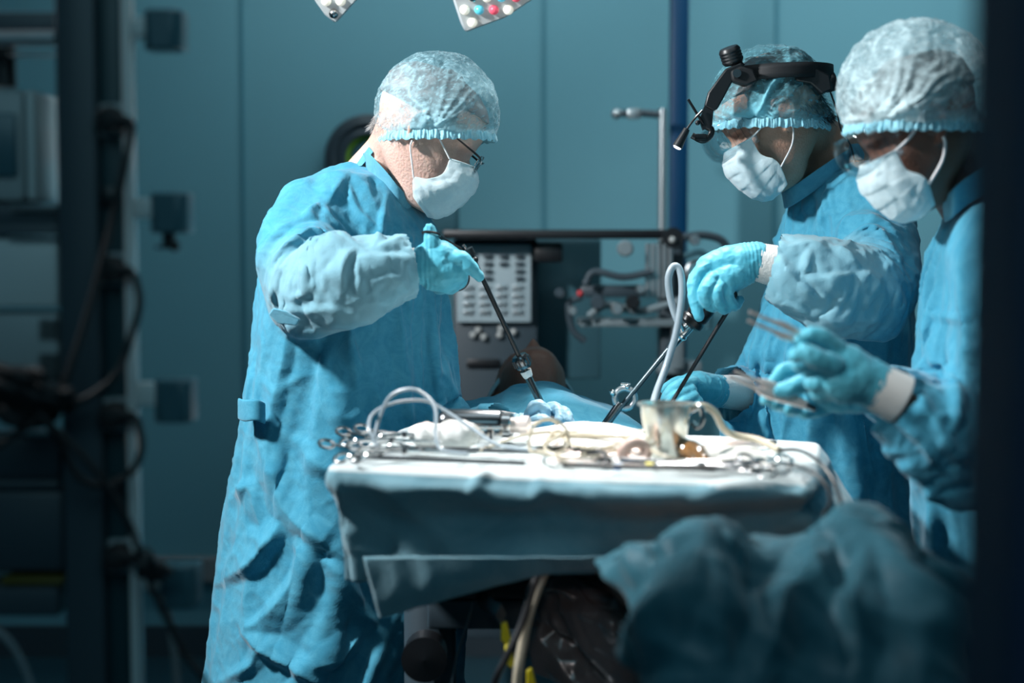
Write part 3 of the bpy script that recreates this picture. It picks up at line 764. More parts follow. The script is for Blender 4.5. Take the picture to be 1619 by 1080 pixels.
for k in range(6):
    a_ = k * 1.1; cx, cy = 44 + 26 * math.sin(k * 2.1), 625 + 22 * math.cos(k * 1.7)
    q.tube([W(cx + 46 * math.cos(tt), cy + 24 * math.sin(tt + a_), 1.83 + .02 * math.sin(tt * 2 + k)) for tt in np.linspace(0, 2 * math.pi, 40, False)], .0065, 8, closed=True)
q.limb([W(-10, 610, 1.84), W(30, 615, 1.84), W(70, 640, 1.84)], [.02, .028, .018], 14)
tag(q.build('cable_bundle', M['black_matte']), 'bulky black coiled cable bundle hanging left of the column', 'cable bundle')
q = MB(); q.box(W(232, 895, 1.85), (.022, .02, .028), bev=.004); q.ring(W(228, 880, 1.84), .009, .003, (0, 1, 0), 20); q.ball(W(250, 905, 1.85), .012); q.tube(crom([W(236, 905, 1.85), W(255, 895, 1.84), W(268, 905, 1.86)], 10), .006, 8)
tag(q.build('cable_connector', M['black']), 'black cable connector block knotted above the lowest bracket', 'connector')
# ================================================================ left surgeon
GROWS1 = [(268, 540, 575, .07), (280, 490, 640, .15), (300, 455, 640, .18), (322, 437, 660, .20), (346, 423, 690, .21), (380, 409, 708, .21), (440, 398, 716, .2), (520, 391, 718, .2), (600, 382, 717, .2),
          (650, 375, 716, .205), (720, 372, 716, .21), (800, 361, 705, .22), (900, 346, 690, .23), (1000, 330, 700, .24), (1080, 318, 705, .25), (1250, 300, 680, .26), (1375, 290, 685, .26)]
ARM1 = [(502, 350, 2.98, .084), (478, 400, 2.90, .084), (484, 446, 2.84, .066), (540, 444, 2.80, .076), (600, 431, 2.80, .067), (656, 422, 2.82, .052)]
ARM1B = [(600, 350, 3.28, .085), (640, 480, 3.28, .070), (650, 600, 3.2, .058), (715, 668, 3.02, .046), (796, 676, 2.94, .040)]
p1 = thing('person', (W(540, 1000, 3.1).x, 3.1, 0), 'surgeon with glasses and sky blue cap on the left, bent over the patient', 'person')
hm1 = head_matrix(668, 212, 3.02, 30, 2, 1.06)
def leg_stumps(mb, x, Y, foot=.05):
    for s in (-1, 1):
        mb.limb([(x, Y + s * .1, .66), (x - .01, Y + s * .1, .4), (x, Y + s * .1, .08)], [.085, .07, .05], 16)
        mb.ball((x + foot, Y + s * .1, .045), (.13, .05, .045))
mb = MB(); head_shell(mb, hm1)
mb.limb([hm1 @ Vector((-.03, 0, .0)), W(625, 245, 3.09), W(585, 300, 3.1), W(560, 345, 3.1)], [.058, .060, .068, .08], 24)
mb.limb([hm1 @ Vector((.03, 0, -.07)), W(640, 290, 3.09), W(600, 330, 3.1)], [.045, .055, .07], 24)
mb.loft(smooth_rings(rings_from_px(GROWS1[1:-3], 3.1, grow=-.055)))
for a in (ARM1, ARM1B):
    p, r = arm_pts(a); mb.limb(p, [q * .5 for q in r], 16)
leg_stumps(mb, p1.location.x, 3.1)
b1 = make_body(p1, mb, M['skin_fair'])
S1 = [([(550, 280), (530, 305), (519, 322)], 9, 38, .015), ([(478, 343), (508, 319)], 7, 24, .011), ([(508, 319), (524, 348), (550, 372)], 9, 20, .011),
      ([(432, 425), (445, 402), (465, 385), (490, 368), (528, 376), (552, 372)], 20, 9, .016), ([(466, 405), (500, 390), (540, 378), (566, 390)], 8, 45, .019), ([(566, 388), (548, 420), (543, 460)], 8, 38, .013),
      ([(468, 404), (484, 430), (484, 460), (462, 474)], 13, 13, .009), ([(566, 405), (568, 462)], 14, 6, .007), ([(561, 407), (600, 408), (655, 410)], 9, 32, .007), ([(600, 392), (640, 376), (652, 386)], 11, 15, .010),
      ([(652, 410), (662, 468)], 14, 8, .006), ([(590, 446), (625, 440), (655, 468)], 14, 14, .006), ([(428, 480), (436, 440), (450, 405)], 14, 14, .010), ([(440, 482), (470, 492), (530, 488)], 12, 20, .007),
      ([(548, 285), (565, 330), (600, 368)], 8, 10, .007), ([(610, 310), (602, 360), (590, 392)], 12, 8, .009), ([(490, 284), (440, 320), (410, 400)], 22, 30, .007), ([(470, 345), (430, 380), (408, 430)], 12, 26, .009),
      ([(455, 515), (452, 560), (434, 640), (425, 700)], 14, 26, .012), ([(480, 510), (520, 580), (540, 660), (600, 640)], 26, 22, .010), ([(418, 660), (432, 730), (460, 805), (510, 850), (552, 888)], 26, 34, .020),
      ([(400, 560), (398, 620), (404, 680)], 10, 14, .008), ([(450, 820), (430, 860), (400, 895), (356, 920)], 16, 46, .024), ([(470, 830), (478, 890), (440, 955), (386, 1000)], 46, 16, .020), ([(386, 998), (425, 1032), (470, 1060), (520, 1100)], 34, 14, .022),
      ([(500, 880), (530, 895), (555, 935), (600, 1000)], 16, 34, .017), ([(480, 1066), (540, 1035), (570, 1000)], 34, 14, .018), ([(345, 1080), (400, 1050), (412, 1010)], 16, 16, .012), ([(366, 790), (400, 770), (418, 850)], 14, 22, .012),
      ([(560, 560), (600, 640), (620, 720)], 34, 30, .010), ([(628, 470), (640, 600), (650, 700)], 9, 16, .008), ([(690, 460), (688, 560), (695, 650)], 7, 10, .007), ([(665, 470), (660, 560), (668, 650)], 8, 9, .006), ([(470, 700), (520, 740), (600, 730)], 22, 22, .010)]
g1 = make_gown(p1, GROWS1, 3.1, (ARM1, ARM1B), S1, 3, M['gown'], M['gown_sleeve'], W(590, 285, 3.1), pale=(ARM1[1:],))
q = MB(); q.prism([W(424, 498, 2.76), W(432, 487, 2.75), W(452, 492, 2.73), (W(474, 505, 2.73)), W(468, 515, 2.74), W(440, 512, 2.75)], Vector((0, .012, 0)))
q.build('elbow_tie', M['collar'], g1, bevel=.002)
q = MB(); A_ = np.array([[list(W(376 + i * 5.5, 628 + 7 * j + 2.2 * math.sin(i * .9) + i * .9, 2.93 - .028 * math.sin(i / 8 * 3.0) - .03 * i / 8)) for i in range(9)] for j in range(6)])
q.grid(A_); q.build('belt_tie', M['gown'], g1, solid=.004, subsurf=1, sharp=180)
c1 = hm1.translation
collar(p1, [W(574, 262, 3.10), W(585, 262, 3.01), W(610, 285, 2.985), W(632, 312, 2.985), W(648, 332, 3.02), W(654, 338, 3.09), W(645, 325, 3.17), W(610, 290, 3.19), W(580, 262, 3.16), W(574, 260, 3.12)], W(620, 300, 3.09), .038, M['collar'])
q = MB(); q.prism([W(583, 232, 3.05), W(590, 240, 3.04), W(572, 262, 3.03), W(560, 264, 3.04)], Vector((0, .006, 0))); q.build('neck_tie', M['collar'], p1)
make_mask(p1, hm1, M['mask'], 1)
make_cap(p1, W(692, 180, 3.02), (.119, .105, .118), -.040, -.004, M['cap'], 21)
# short grey hair at the nape and temples
def hair_tufts(parent, M4, mat_, n, seed, region, L=.016, r=.0005, name='hair'):
    rr = np.random.default_rng(seed); mb = MB()
    for _ in range(n):
        p, d = region(rr); p = Vector(p); d = Vector(d).normalized() * L * rr.uniform(.6, 1.3)
        cur = Vector(rr.normal(size=3)) * L * .25
        mb.tube([M4 @ p, M4 @ (p + d * .5 + cur * .5), M4 @ (p + d + cur)], [r, r * .4], 4)
    return mb.build(name, mat_, parent, sharp=180)
def nape(rr):
    a = rr.uniform(-1.3, 1.3); z = rr.uniform(-.04, .0); return (-.083 * math.cos(a) - .004, .069 * math.sin(a), z), (-.5 * math.cos(a), .3 * math.sin(a), -1)
hair_tufts(p1, hm1, M['hair_grey'], 260, 4, nape, L=.009, r=.0004)
# dark hair seen through the cap
def hair_cap(parent, M4, mat_, front=True):
    rows = []; H = np.array(HEAD)
    for z in np.linspace(.03, .1245, 16):
        f, b, w = (np.interp(z, H[:, 0], H[:, k]) for k in (1, 2, 3)); g = .006; cx = (f + b) / 2; hx = (f - b) / 2 + g
        f0 = -.2 if z > .05 else .25
        rows.append([M4 @ Vector((cx + hx * math.cos(t) - (0.02 * max(0, math.cos(t)) if z < .07 else 0), (w + g) * math.sin(t), z)) for t in np.linspace(0, 2 * math.pi, 48, False)])
    mb = MB(); mb.loft(rows); mb.build('hair', mat_, parent, disp=lambda P, N: P + N * (.0015 * waves(P, 60, 5))[:, None])
M['hair_mid'] = mat('grey_brown_hair', (.07, .07, .075), .6, c2=(.24, .24, .24), nscale=20, stretch=(1, 1, 3))
hair_cap(p1, hm1, M['hair_mid'])
# spectacles
gl = thing('spectacles', (0, 0, 0), None, None); gl.parent = p1; gl.location = hm1 @ Vector((.11, 0, .02)) - p1.location
def specs(gl, M4, m_, tilt=.0):
    fr = []
    for s in (-1, 1):
        c = Vector((.116, s * .033, .002)); ring = []
        for t in np.linspace(0, 2 * math.pi, 40, False):
            ct, st = math.cos(t), math.sin(t); ring.append(M4 @ (c + Vector((-.006 * abs(ct) * (1 if ct * s > 0 else 0) + .12 * .0, .025 * math.copysign(abs(ct) ** .6, ct), .0155 * math.copysign(abs(st) ** .6, st)))))
        MB().tube(ring, .0014, 8, closed=True).build('rim', M[m_], gl)
        MB().loft([ring, [p + (M4.to_3x3() @ Vector((.0012, 0, 0))) for p in ring]]).build('lens', M['glass_lens'], gl)
        tp = [(.113, s * .060, .008), (.108, s * .070, .012), (.06, s * .080, .020), (.0, s * .082, .028), (-.02, s * .081, .018)]
        MB().tube(crom([M4 @ Vector(p) for p in tp], 24), [.0030, .0028, .0018, .0015], 8, flat=.45).build('temple', M['black'], gl)
    MB().tube(crom([M4 @ Vector(p) for p in [(.117, -.009, .006), (.121, 0, .010), (.117, .009, .006)]], 8), .0016, 8).build('bridge', M[m_], gl)
specs(gl, hm1, 'steel')
# right hand: thumb up through the ring, index pointing along the shaft
def PP(L): return [W(*p) for p in L]
h1 = build_hand('glove', p1, M['glove'],
    [(PP([(676, 408, 2.82), (700, 406, 2.82), (726, 414, 2.82)]), [.028, .029, .018]), (PP([(678, 428, 2.82), (702, 430, 2.815), (722, 430, 2.82)]), [.028, .031, .022]), (PP([(684, 440, 2.82), (704, 442, 2.82), (716, 438, 2.83)]), [.022, .024, .018])],
    [(PP([(712, 410, 2.81), (730, 410, 2.81), (745, 423, 2.81), (758, 438, 2.82)]), .0155, .0088),
     (PP([(714, 428, 2.815), (730, 436, 2.83), (724, 450, 2.86), (706, 446, 2.86)]), .0125, .009), (PP([(706, 440, 2.815), (720, 448, 2.83), (710, 457, 2.86), (694, 452, 2.87)]), .012, .009),
     (PP([(694, 444, 2.82), (706, 453, 2.835), (694, 457, 2.86), (684, 452, 2.87)]), .011, .008), (PP([(688, 404, 2.82), (684, 386, 2.81), (681, 374, 2.81), (679, 362, 2.81)]), .0165, .0105)],
    PP([(690, 420, 2.82), (678, 420, 2.82), (668, 420, 2.82)]), 31, wr=(.036, .034))
cuff(p1, W(640, 421, 2.82), W(672, 420, 2.82), .033, .030)
h2 = build_hand('glove', p1, M['glove_lit'],
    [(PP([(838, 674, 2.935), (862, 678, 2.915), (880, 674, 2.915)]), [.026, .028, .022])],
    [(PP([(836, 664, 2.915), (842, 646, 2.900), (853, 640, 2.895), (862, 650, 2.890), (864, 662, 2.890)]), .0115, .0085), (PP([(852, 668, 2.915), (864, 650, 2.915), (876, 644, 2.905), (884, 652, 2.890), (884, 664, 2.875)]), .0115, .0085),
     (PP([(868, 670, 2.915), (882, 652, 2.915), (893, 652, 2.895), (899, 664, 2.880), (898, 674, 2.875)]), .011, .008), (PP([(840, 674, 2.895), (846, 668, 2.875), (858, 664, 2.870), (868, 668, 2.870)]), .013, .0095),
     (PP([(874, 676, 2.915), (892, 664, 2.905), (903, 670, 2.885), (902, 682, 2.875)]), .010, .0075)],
    PP([(838, 676, 2.935), (818, 677, 2.935), (806, 677, 2.935)]), 33, wr=(.028, .027), label='glove closed round the trocar, strong light put into its colour')
cuff(p1, W(765, 673, 2.97), W(812, 677, 2.935), .033, .028)

# ================================================================ middle surgeon with headlamp
GROWS2 = [(262, 1325, 1372, .07), (276, 1290, 1400, .14), (295, 1262, 1420, .18), (330, 1250, 1440, .21), (380, 1226, 1449, .21), (440, 1208, 1451, .2), (500, 1194, 1449, .2), (600, 1180, 1446, .2),
          (700, 1170, 1442, .2), (850, 1160, 1440, .21), (1080, 1150, 1440, .22), (1250, 1140, 1440, .23), (1400, 1135, 1440, .24)]
ARM2 = [(1378, 340, 3.08, .080), (1384, 395, 3.0, .080), (1384, 454, 2.92, .072), (1325, 450, 2.88, .080), (1262, 431, 2.87, .068), (1212, 418, 2.88, .050)]
ARM2B = [(1320, 350, 3.38, .09), (1300, 480, 3.42, .085), (1260, 600, 3.35, .075), (1200, 625, 3.2, .060), (1148, 620, 3.1, .046)]
p2 = thing('person', (W(1310, 1000, 3.2).x, 3.2, 0), 'surgeon with headlamp and clear goggles, facing left over the patient', 'person')
hm2 = head_matrix(1230, 188, 3.1, 30, 176, 1.06)
mb = MB(); head_shell(mb, hm2)
mb.limb([hm2 @ Vector((-.03, 0, .0)), W(1280, 220, 3.18), W(1325, 265, 3.2), W(1350, 320, 3.2)], [.058, .062, .070, .08], 24)
mb.limb([hm2 @ Vector((.03, 0, -.07)), W(1262, 270, 3.18), W(1310, 310, 3.2)], [.043, .055, .07], 24)
mb.loft(smooth_rings(rings_from_px(GROWS2[1:-2], 3.2, grow=-.055)))
for a in (ARM2, ARM2B):
    p, r = arm_pts(a); mb.limb(p, [q * .5 for q in r], 16)
leg_stumps(mb, p2.location.x, 3.2, -.05)
b2 = make_body(p2, mb, M['skin_tan'])
S2 = [([(1212, 380), (1226, 379), (1246, 391), (1280, 386), (1303, 395)], 9, 14, .008), ([(1229, 394), (1252, 431), (1275, 457), (1309, 477)], 9, 42, .017), ([(1281, 388), (1277, 418), (1268, 437)], 9, 15, .010),
      ([(1262, 437), (1300, 441), (1352, 432)], 9, 32, .013), ([(1315, 390), (1335, 402), (1367, 427)], 16, 9, .014), ([(1330, 392), (1378, 367), (1424, 412)], 12, 11, .014), ([(1322, 378), (1345, 352), (1375, 348), (1418, 366)], 13, 22, .013),
      ([(1288, 443), (1300, 462), (1312, 476)], 9, 13, .009), ([(1205, 465), (1250, 480), (1310, 502), (1400, 510)], 22, 14, .010), ([(1400, 440), (1415, 470), (1428, 495)], 13, 13, .010), ([(1352, 432), (1380, 442), (1405, 482)], 15, 22, .010),
      ([(1325, 262), (1290, 310), (1258, 350)], 9, 12, .006), ([(1310, 300), (1300, 350), (1297, 385)], 9, 16, .009), ([(1345, 265), (1365, 290), (1388, 330)], 13, 13, .010), ([(1270, 310), (1250, 350), (1240, 378)], 8, 10, .007),
      ([(1200, 500), (1190, 600), (1182, 690)], 9, 9, .010), ([(1225, 500), (1214, 600), (1206, 690)], 10, 14, .012), ([(1252, 505), (1246, 600), (1240, 690)], 16, 10, .010), ([(1285, 640), (1290, 740), (1300, 860)], 18, 16, .014),
      ([(1340, 540), (1350, 640), (1380, 760)], 16, 24, .014), ([(1400, 540), (1392, 640), (1412, 820)], 18, 18, .016), ([(1300, 530), (1310, 600), (1306, 660)], 12, 16, .010)]
g2 = make_gown(p2, GROWS2, 3.2, (ARM2, ARM2B), S2, 13, M['gown'], M['gown_sleeve'], W(1330, 275, 3.2), pale=(ARM2[2:],))
collar(p2, [W(1346, 250, 3.2), W(1335, 256, 3.11), W(1300, 278, 3.085), W(1268, 300, 3.09), W(1248, 312, 3.12), W(1240, 314, 3.19), W(1255, 300, 3.27), W(1300, 268, 3.29), W(1340, 250, 3.26), W(1347, 248, 3.22)], W(1290, 280, 3.19), .040, M['collar'])
make_mask(p2, hm2, M['mask'], 5, SD=SD2)
make_cap(p2, W(1219, 165, 3.1), (.1215, .106, .115), -.038, -.048, M['cap_dark'], 41)
hair_cap(p2, hm2, M['hair_dark'])
def nape2(rr):
    a = rr.uniform(-1.2, 1.2); z = rr.uniform(-.05, .02); return (-.084 * math.cos(a) - .004, .069 * math.sin(a), z), (-.3 * math.cos(a), .2 * math.sin(a), -1)
hair_tufts(p2, hm2, M['hair_dark'], 700, 9, nape2, L=.012)
q = MB(); q.prism([W(1345, 228, 3.12), W(1358, 226, 3.12), W(1368, 243, 3.12), W(1366, 254, 3.12), W(1345, 252, 3.12)], Vector((0, .02, 0))); q.build('neck_tie', M['collar'], p2, bevel=.003)
h3 = build_hand('glove', p2, M['glove'],
    [(PP([(1182, 416, 2.88), (1150, 416, 2.88), (1120, 424, 2.88)]), [.032, .032, .024]), (PP([(1176, 430, 2.87), (1150, 440, 2.86), (1132, 446, 2.87)]), [.026, .027, .022]), (PP([(1165, 440, 2.88), (1150, 452, 2.89)]), [.022, .02])],
    [(PP([(1122, 418, 2.87), (1101, 440, 2.86), (1098, 470, 2.85), (1105, 500, 2.84)]), .0145, .0095), (PP([(1128, 440, 2.85), (1114, 462, 2.83), (1124, 484, 2.85), (1138, 478, 2.89)]), .013, .0095),
     (PP([(1142, 446, 2.85), (1132, 468, 2.83), (1144, 488, 2.85), (1156, 480, 2.89)]), .0125, .009), (PP([(1158, 448, 2.86), (1150, 466, 2.84), (1160, 484, 2.86), (1170, 474, 2.89)]), .0115, .0085),
     (PP([(1150, 440, 2.91), (1122, 462, 2.93), (1112, 488, 2.93)]), .014, .010)],
    PP([(1172, 416, 2.88), (1186, 414, 2.88), (1196, 413, 2.88)]), 51, wr=(.036, .035))
cuff(p2, W(1222, 420, 2.88), W(1190, 412, 2.88), .037, .033)
M['glove_dim'] = M['glove']
h4 = build_hand('glove', p2, M['glove'],
    [(PP([(1125, 616, 3.08), (1100, 612, 3.06), (1085, 614, 3.04)]), [.03, .032, .024])],
    [(PP([(1095, 606, 3.03), (1070, 612, 3.0), (1056, 626, 2.99), (1050, 640, 2.99)]), .013, .009), (PP([(1092, 618, 3.01), (1068, 628, 2.98), (1056, 642, 2.97)]), .0125, .009), (PP([(1096, 628, 3.0), (1076, 640, 2.97), (1066, 652, 2.97)]), .0125, .009),
     (PP([(1104, 636, 3.0), (1090, 648, 2.98), (1082, 658, 2.98)]), .0115, .0085), (PP([(1092, 602, 3.08), (1068, 606, 3.07), (1050, 616, 3.05)]), .013, .009)],
    PP([(1115, 617, 3.08), (1128, 618, 3.09), (1136, 619, 3.1)]), 53, wr=(.033, .032))
cuff(p2, W(1182, 622, 3.15), W(1130, 618, 3.09), .036, .03)

def goggles(parent, M4):
    """clear safety goggles: curved front window, deep side shields"""
    gb = thing('goggles', (0, 0, 0), None, None); gb.parent = parent; gb.location = M4 @ Vector((.13, 0, 0)) - parent.location
    A = []
    for j, (z, k, out_) in enumerate([(-.030, .86, .128), (-.022, .95, .140), (0, 1.0, .146), (.022, 1.0, .143), (.034, .96, .134)]):
        row = []
        for i in range(41):
            a = (-1 + i / 20) * math.pi / 2; x = .055 + (out_ - .055) * math.cos(a) ** .55 if abs(math.cos(a)) > 1e-6 else .055
            row.append(list(M4 @ Vector((x, .081 * k * math.copysign(abs(math.sin(a)) ** .8, a), z + .012))))
        A.append(row)
    q = MB(); q.grid(np.array(A)); q.build('window', M['clear'], gb, solid=.0022, subsurf=2, sharp=180)
    for r_ in (0, -1):
        q = MB(); q.tube([Vector(p) for p in A[r_]], .0026, 8); q.build('rim', M['clear'], gb)
    for s in (-1, 1):
        for k in range(5):
            x = .064 + k * .011; q = MB(); q.tube([M4 @ Vector((x, s * .0815, -.006)), M4 @ Vector((x, s * .0815, .034))], .0011, 6); q.build('vent_rib', M['clear'], gb)
        q = MB(); q.tube(crom([M4 @ Vector((.06, s * .082, .012)), M4 @ Vector((.02, s * .084, .03)), M4 @ Vector((-.04, s * .078, .045))], 16), .0035, 8, flat=.4); q.build('temple', M['clear'], gb)
    return gb
goggles(p2, hm2)

# headlamp worn over the cap
hl = thing('headlamp', (0, 0, 0), None, None); hl.parent = p2; hl.location = W(1215, 130, 3.1) - p2.location; hl['label'] = 'black headband lamp worn over the cap'
bc = W(1230, 120, 3.1)
def band_pt(t, up=0, k=1.0): return bc + Vector((.104 * k * math.cos(t), .1145 * k * math.sin(t), up + .004 * math.cos(t)))
A = np.array([[list(band_pt(t, -.014 + .028 * j / 3, 1.0 + (.004 if 0 < j < 3 else 0))) for t in np.linspace(0, 2 * math.pi, 97)] for j in range(4)])
q = MB(); q.grid(A); q.build('headband', M['black_matte'], hl, solid=.003, sharp=180)
q = MB(); p = [(1258, 108), (1290, 108), (1312, 118), (1316, 142), (1300, 148), (1282, 132), (1258, 128)]
q.prism([W(x, y, 3.0) for x, y in p], Vector((0, .10, 0))); q.build('battery_housing', M['black'], hl, bevel=.003)
q = MB(); q.lathe([(0, -.012), (.017, -.012), (.019, -.008), (.019, .008), (.017, .012), (0, .012)], W(1311, 130, 3.06), (1, 0, .25), 28); q.build('rear_dial', M['black'], hl)
q = MB(); q.prism([W(x, y, 2.985) for x, y in [(1148, 108), (1172, 98), (1182, 116), (1160, 126), (1135, 172), (1128, 176), (1114, 168), (1120, 146)]], Vector((0, .016, 0))); q.build('front_arm', M['black'], hl, bevel=.003)
q = MB(); q.prism([W(x, y, 2.975) for x, y in [(1172, 104), (1192, 110), (1200, 128), (1180, 136), (1158, 128), (1156, 112)]], Vector((0, .03, 0))); q.build('mount', M['black_matte'], hl, bevel=.004)
q = MB(); q.lathe([(0, -.016), (.017, -.016), (.020, -.012)] + [(.020 + .001 * (k % 2), -.012 + k * .003) for k in range(9)] + [(.017, .016), (0, .016)], W(1156, 88, 3.0), (-.35, -.2, .9), 30); q.build('tension_knob', M['black'], hl)
q = MB(); q.tube([W(1160, 96, 3.0), W(1172, 108, 3.0)], .010, 14); q.build('knob_stem', M['black_matte'], hl)
q = MB(); q.lathe([(0, 0), (.008, 0), (.008, .003), (0, .003)], W(1165, 116, 2.972), (0, -1, 0), 20); q.build('pivot_bolt', M['steel_dark'], hl)
q = MB(); q.tube([W(1088, 157, 2.98), W(1112, 196, 2.985)], .0026, 8); q.build('adjusting_rod', M['black'], hl)
q = MB(); q.prism([W(x, y, 2.985) for x, y in [(1114, 168), (1128, 176), (1126, 198), (1112, 206), (1106, 190)]], Vector((0, .014, 0))); q.tube(crom([W(1116, 200, 2.99), W(1125, 205, 2.99), (W(1122, 216, 2.99)), W(1110, 222, 2.99), W(1094, 214, 2.99)], 14), .006, 10)
q.ball(W(1104, 218, 2.988), .008, 12).box(W(1108, 217, 2.985), (.022, .012, .012), bev=.002).ball(W(1103, 194, 2.985), .005, 10); q.build('joint', M['black'], hl)
q = MB(); q.tube(crom([W(1110, 175, 2.98), W(1098, 188, 2.97), W(1086, 204, 2.97)], 8), .0022, 8); q.build('lamp_wire', M['black'], hl)
ax = (W(1070, 234, 2.97) - W(1086, 204, 2.97)).normalized()
q = MB(); q.lathe([(0, 0), (.006, 0), (.007, .012), (.0095, .034), (.0098, .038), (.0085, .038), (0, .036)], W(1086, 204, 2.97), ax, 24); lh = q.build('lamp_head', M['black'], hl)
M['led'] = mat('led_lens', (.9, .9, 1), .2, emit=(.85, .85, 1), estr=5)
q = MB(); q.lathe([(0, .0375), (.0082, .0375), (.006, .0405), (0, .0415)], W(1086, 204, 2.97), ax, 20); q.build('lamp_lens', M['led'], lh)
q = MB(); q.tube(crom([W(1313, 146, 3.04), W(1322, 172, 3.03), W(1330, 205, 3.04), W(1345, 230, 3.08), W(1352, 260, 3.13)], 20), .0017, 8); q.build('lamp_cable', M['black'], hl)

# ================================================================ nurse at the right
GROWS3 = [(296, 1575, 1640, .08), (312, 1535, 1690, .15), (332, 1503, 1720, .19), (370, 1482, 1740, .2), (420, 1462, 1755, .2), (480, 1452, 1760, .19), (560, 1450, 1765, .19), (660, 1452, 1765, .18), (760, 1460, 1765, .18), (860, 1466, 1765, .19),
          (925, 1478, 1765, .2), (1080, 1490, 1770, .2), (1300, 1480, 1775, .21), (1650, 1475, 1780, .21)]
ARM3 = [(1590, 400, 2.40, .085), (1590, 560, 2.34, .082), (1560, 690, 2.28, .080), (1490, 690, 2.25, .070), (1440, 655, 2.24, .056), (1412, 630, 2.24, .045)]
ARM3B = [(1580, 420, 2.72, .08), (1560, 560, 2.75, .08), (1500, 640, 2.62, .065), (1440, 632, 2.48, .05), (1400, 622, 2.42, .042)]
p3 = thing('person', (W(1610, 1000, 2.55).x, 2.55, 0), 'nurse at the right edge with pale cap, passing forceps with both hands', 'person')
hm3 = head_matrix(1460, 205, 2.55, 28, 176, .99)
mb = MB(); head_shell(mb, hm3)
mb.limb([hm3 @ Vector((-.03, 0, .0)), W(1520, 240, 2.59), W(1562, 300, 2.62), W(1590, 350, 2.62)], [.056, .058, .066, .08], 24)
mb.limb([hm3 @ Vector((.03, 0, -.07)), W(1512, 285, 2.6), W(1560, 330, 2.62)], [.040, .055, .07], 24)
mb.loft(smooth_rings(rings_from_px(GROWS3[1:-2], 2.62, grow=-.055)))
for a in (ARM3, ARM3B):
    p, r = arm_pts(a); mb.limb(p, [q * .5 for q in r], 16)
leg_stumps(mb, p3.location.x, 2.55, -.05)
b3 = make_body(p3, mb, M['skin_dark'])
S3 = [([(1500, 345), (1475, 420), (1470, 520), (1475, 600)], 16, 16, .012), ([(1455, 500), (1500, 500), (1545, 515)], 10, 14, .010), ([(1440, 592), (1460, 640), (1500, 700), (1540, 735)], 14, 22, .014), ([(1400, 650), (1450, 692), (1500, 755)], 12, 12, .010),
      ([(1425, 640), (1470, 660), (1520, 655)], 10, 16, .012), ([(1490, 560), (1510, 640), (1500, 700)], 16, 16, .012), ([(1470, 780), (1480, 840), (1478, 915)], 11, 14, .014), ([(1520, 400), (1532, 520), (1525, 620)], 18, 18, .014), ([(1450, 430), (1462, 480), (1458, 560)], 10, 12, .008)]
g3 = make_gown(p3, GROWS3, 2.62, (ARM3, ARM3B), S3, 23, M['gown'], M['gown'], W(1560, 310, 2.55), voxel=.010, frames=12)
collar(p3, [W(1580, 270, 2.62), W(1560, 282, 2.53), W(1525, 305, 2.51), W(1503, 325, 2.52), W(1494, 330, 2.61), W(1520, 315, 2.69), W(1570, 275, 2.71), W(1582, 270, 2.67)], W(1540, 300, 2.61), .045, M['collar'])
make_mask(p3, hm3, M['mask'], 9, strap_r=.0024, SD=SD2)
make_cap(p3, W(1447, 150, 2.55), (.124, .108, .122), -.050, -.070, M['cap_pale'], 61, pleat=.006)
hair_cap(p3, hm3, M['hair_dark'])
goggles(p3, hm3)
h5 = build_hand('glove', p3, M['glove'],
    [(PP([(1366, 598, 2.24), (1335, 580, 2.235), (1312, 566, 2.235)]), [.032, .033, .026]), (PP([(1362, 608, 2.235), (1330, 604, 2.225), (1305, 600, 2.23)]), [.028, .031, .025])],
    [(PP([(1325, 552, 2.225), (1300, 534, 2.215), (1280, 530, 2.21), (1264, 540, 2.21)]), .0135, .009), (PP([(1320, 578, 2.205), (1292, 568, 2.195), (1272, 558, 2.195), (1258, 562, 2.20)]), .0150, .0105),
     (PP([(1312, 585, 2.225), (1285, 580, 2.22), (1262, 574, 2.225), (1272, 562, 2.25)]), .013, .0095), (PP([(1308, 604, 2.225), (1286, 606, 2.22), (1282, 590, 2.25), (1300, 584, 2.27)]), .0125, .009), (PP([(1312, 622, 2.23), (1292, 622, 2.23), (1290, 606, 2.25)]), .0115, .0085)],
    PP([(1350, 596, 2.235), (1368, 602, 2.24), (1380, 608, 2.24)]), 71, wr=(.035, .034), creasef=40)
cuff(p3, W(1425, 632, 2.24), W(1376, 606, 2.24), .036, .032)
h6 = build_hand('glove', p3, M['glove'],
    [(PP([(1365, 622, 2.40), (1325, 624, 2.38), (1295, 622, 2.37)]), [.027, .028, .022])],
    [(PP([(1312, 600, 2.39), (1275, 584, 2.37), (1240, 586, 2.36), (1222, 606, 2.35)]), .0125, .009), (PP([(1300, 610, 2.34), (1275, 606, 2.32), (1250, 614, 2.31), (1232, 618, 2.31)]), .0145, .0105),
     (PP([(1295, 625, 2.38), (1260, 618, 2.39), (1228, 625, 2.37), (1210, 632, 2.34)]), .012, .0085), (PP([(1300, 632, 2.38), (1270, 632, 2.39), (1240, 640, 2.36), (1226, 640, 2.34)]), .012, .0085), (PP([(1305, 636, 2.38), (1280, 642, 2.38), (1255, 648, 2.35), (1246, 648, 2.335)]), .0115, .008), (PP([(1315, 640, 2.38), (1292, 650, 2.37), (1272, 655, 2.35)]), .0105, .008)],
    PP([(1350, 622, 2.39), (1375, 622, 2.41), (1392, 622, 2.42)]), 73, wr=(.030, .030))
cuff(p3, W(1430, 628, 2.47), W(1385, 622, 2.41), .033, .029)

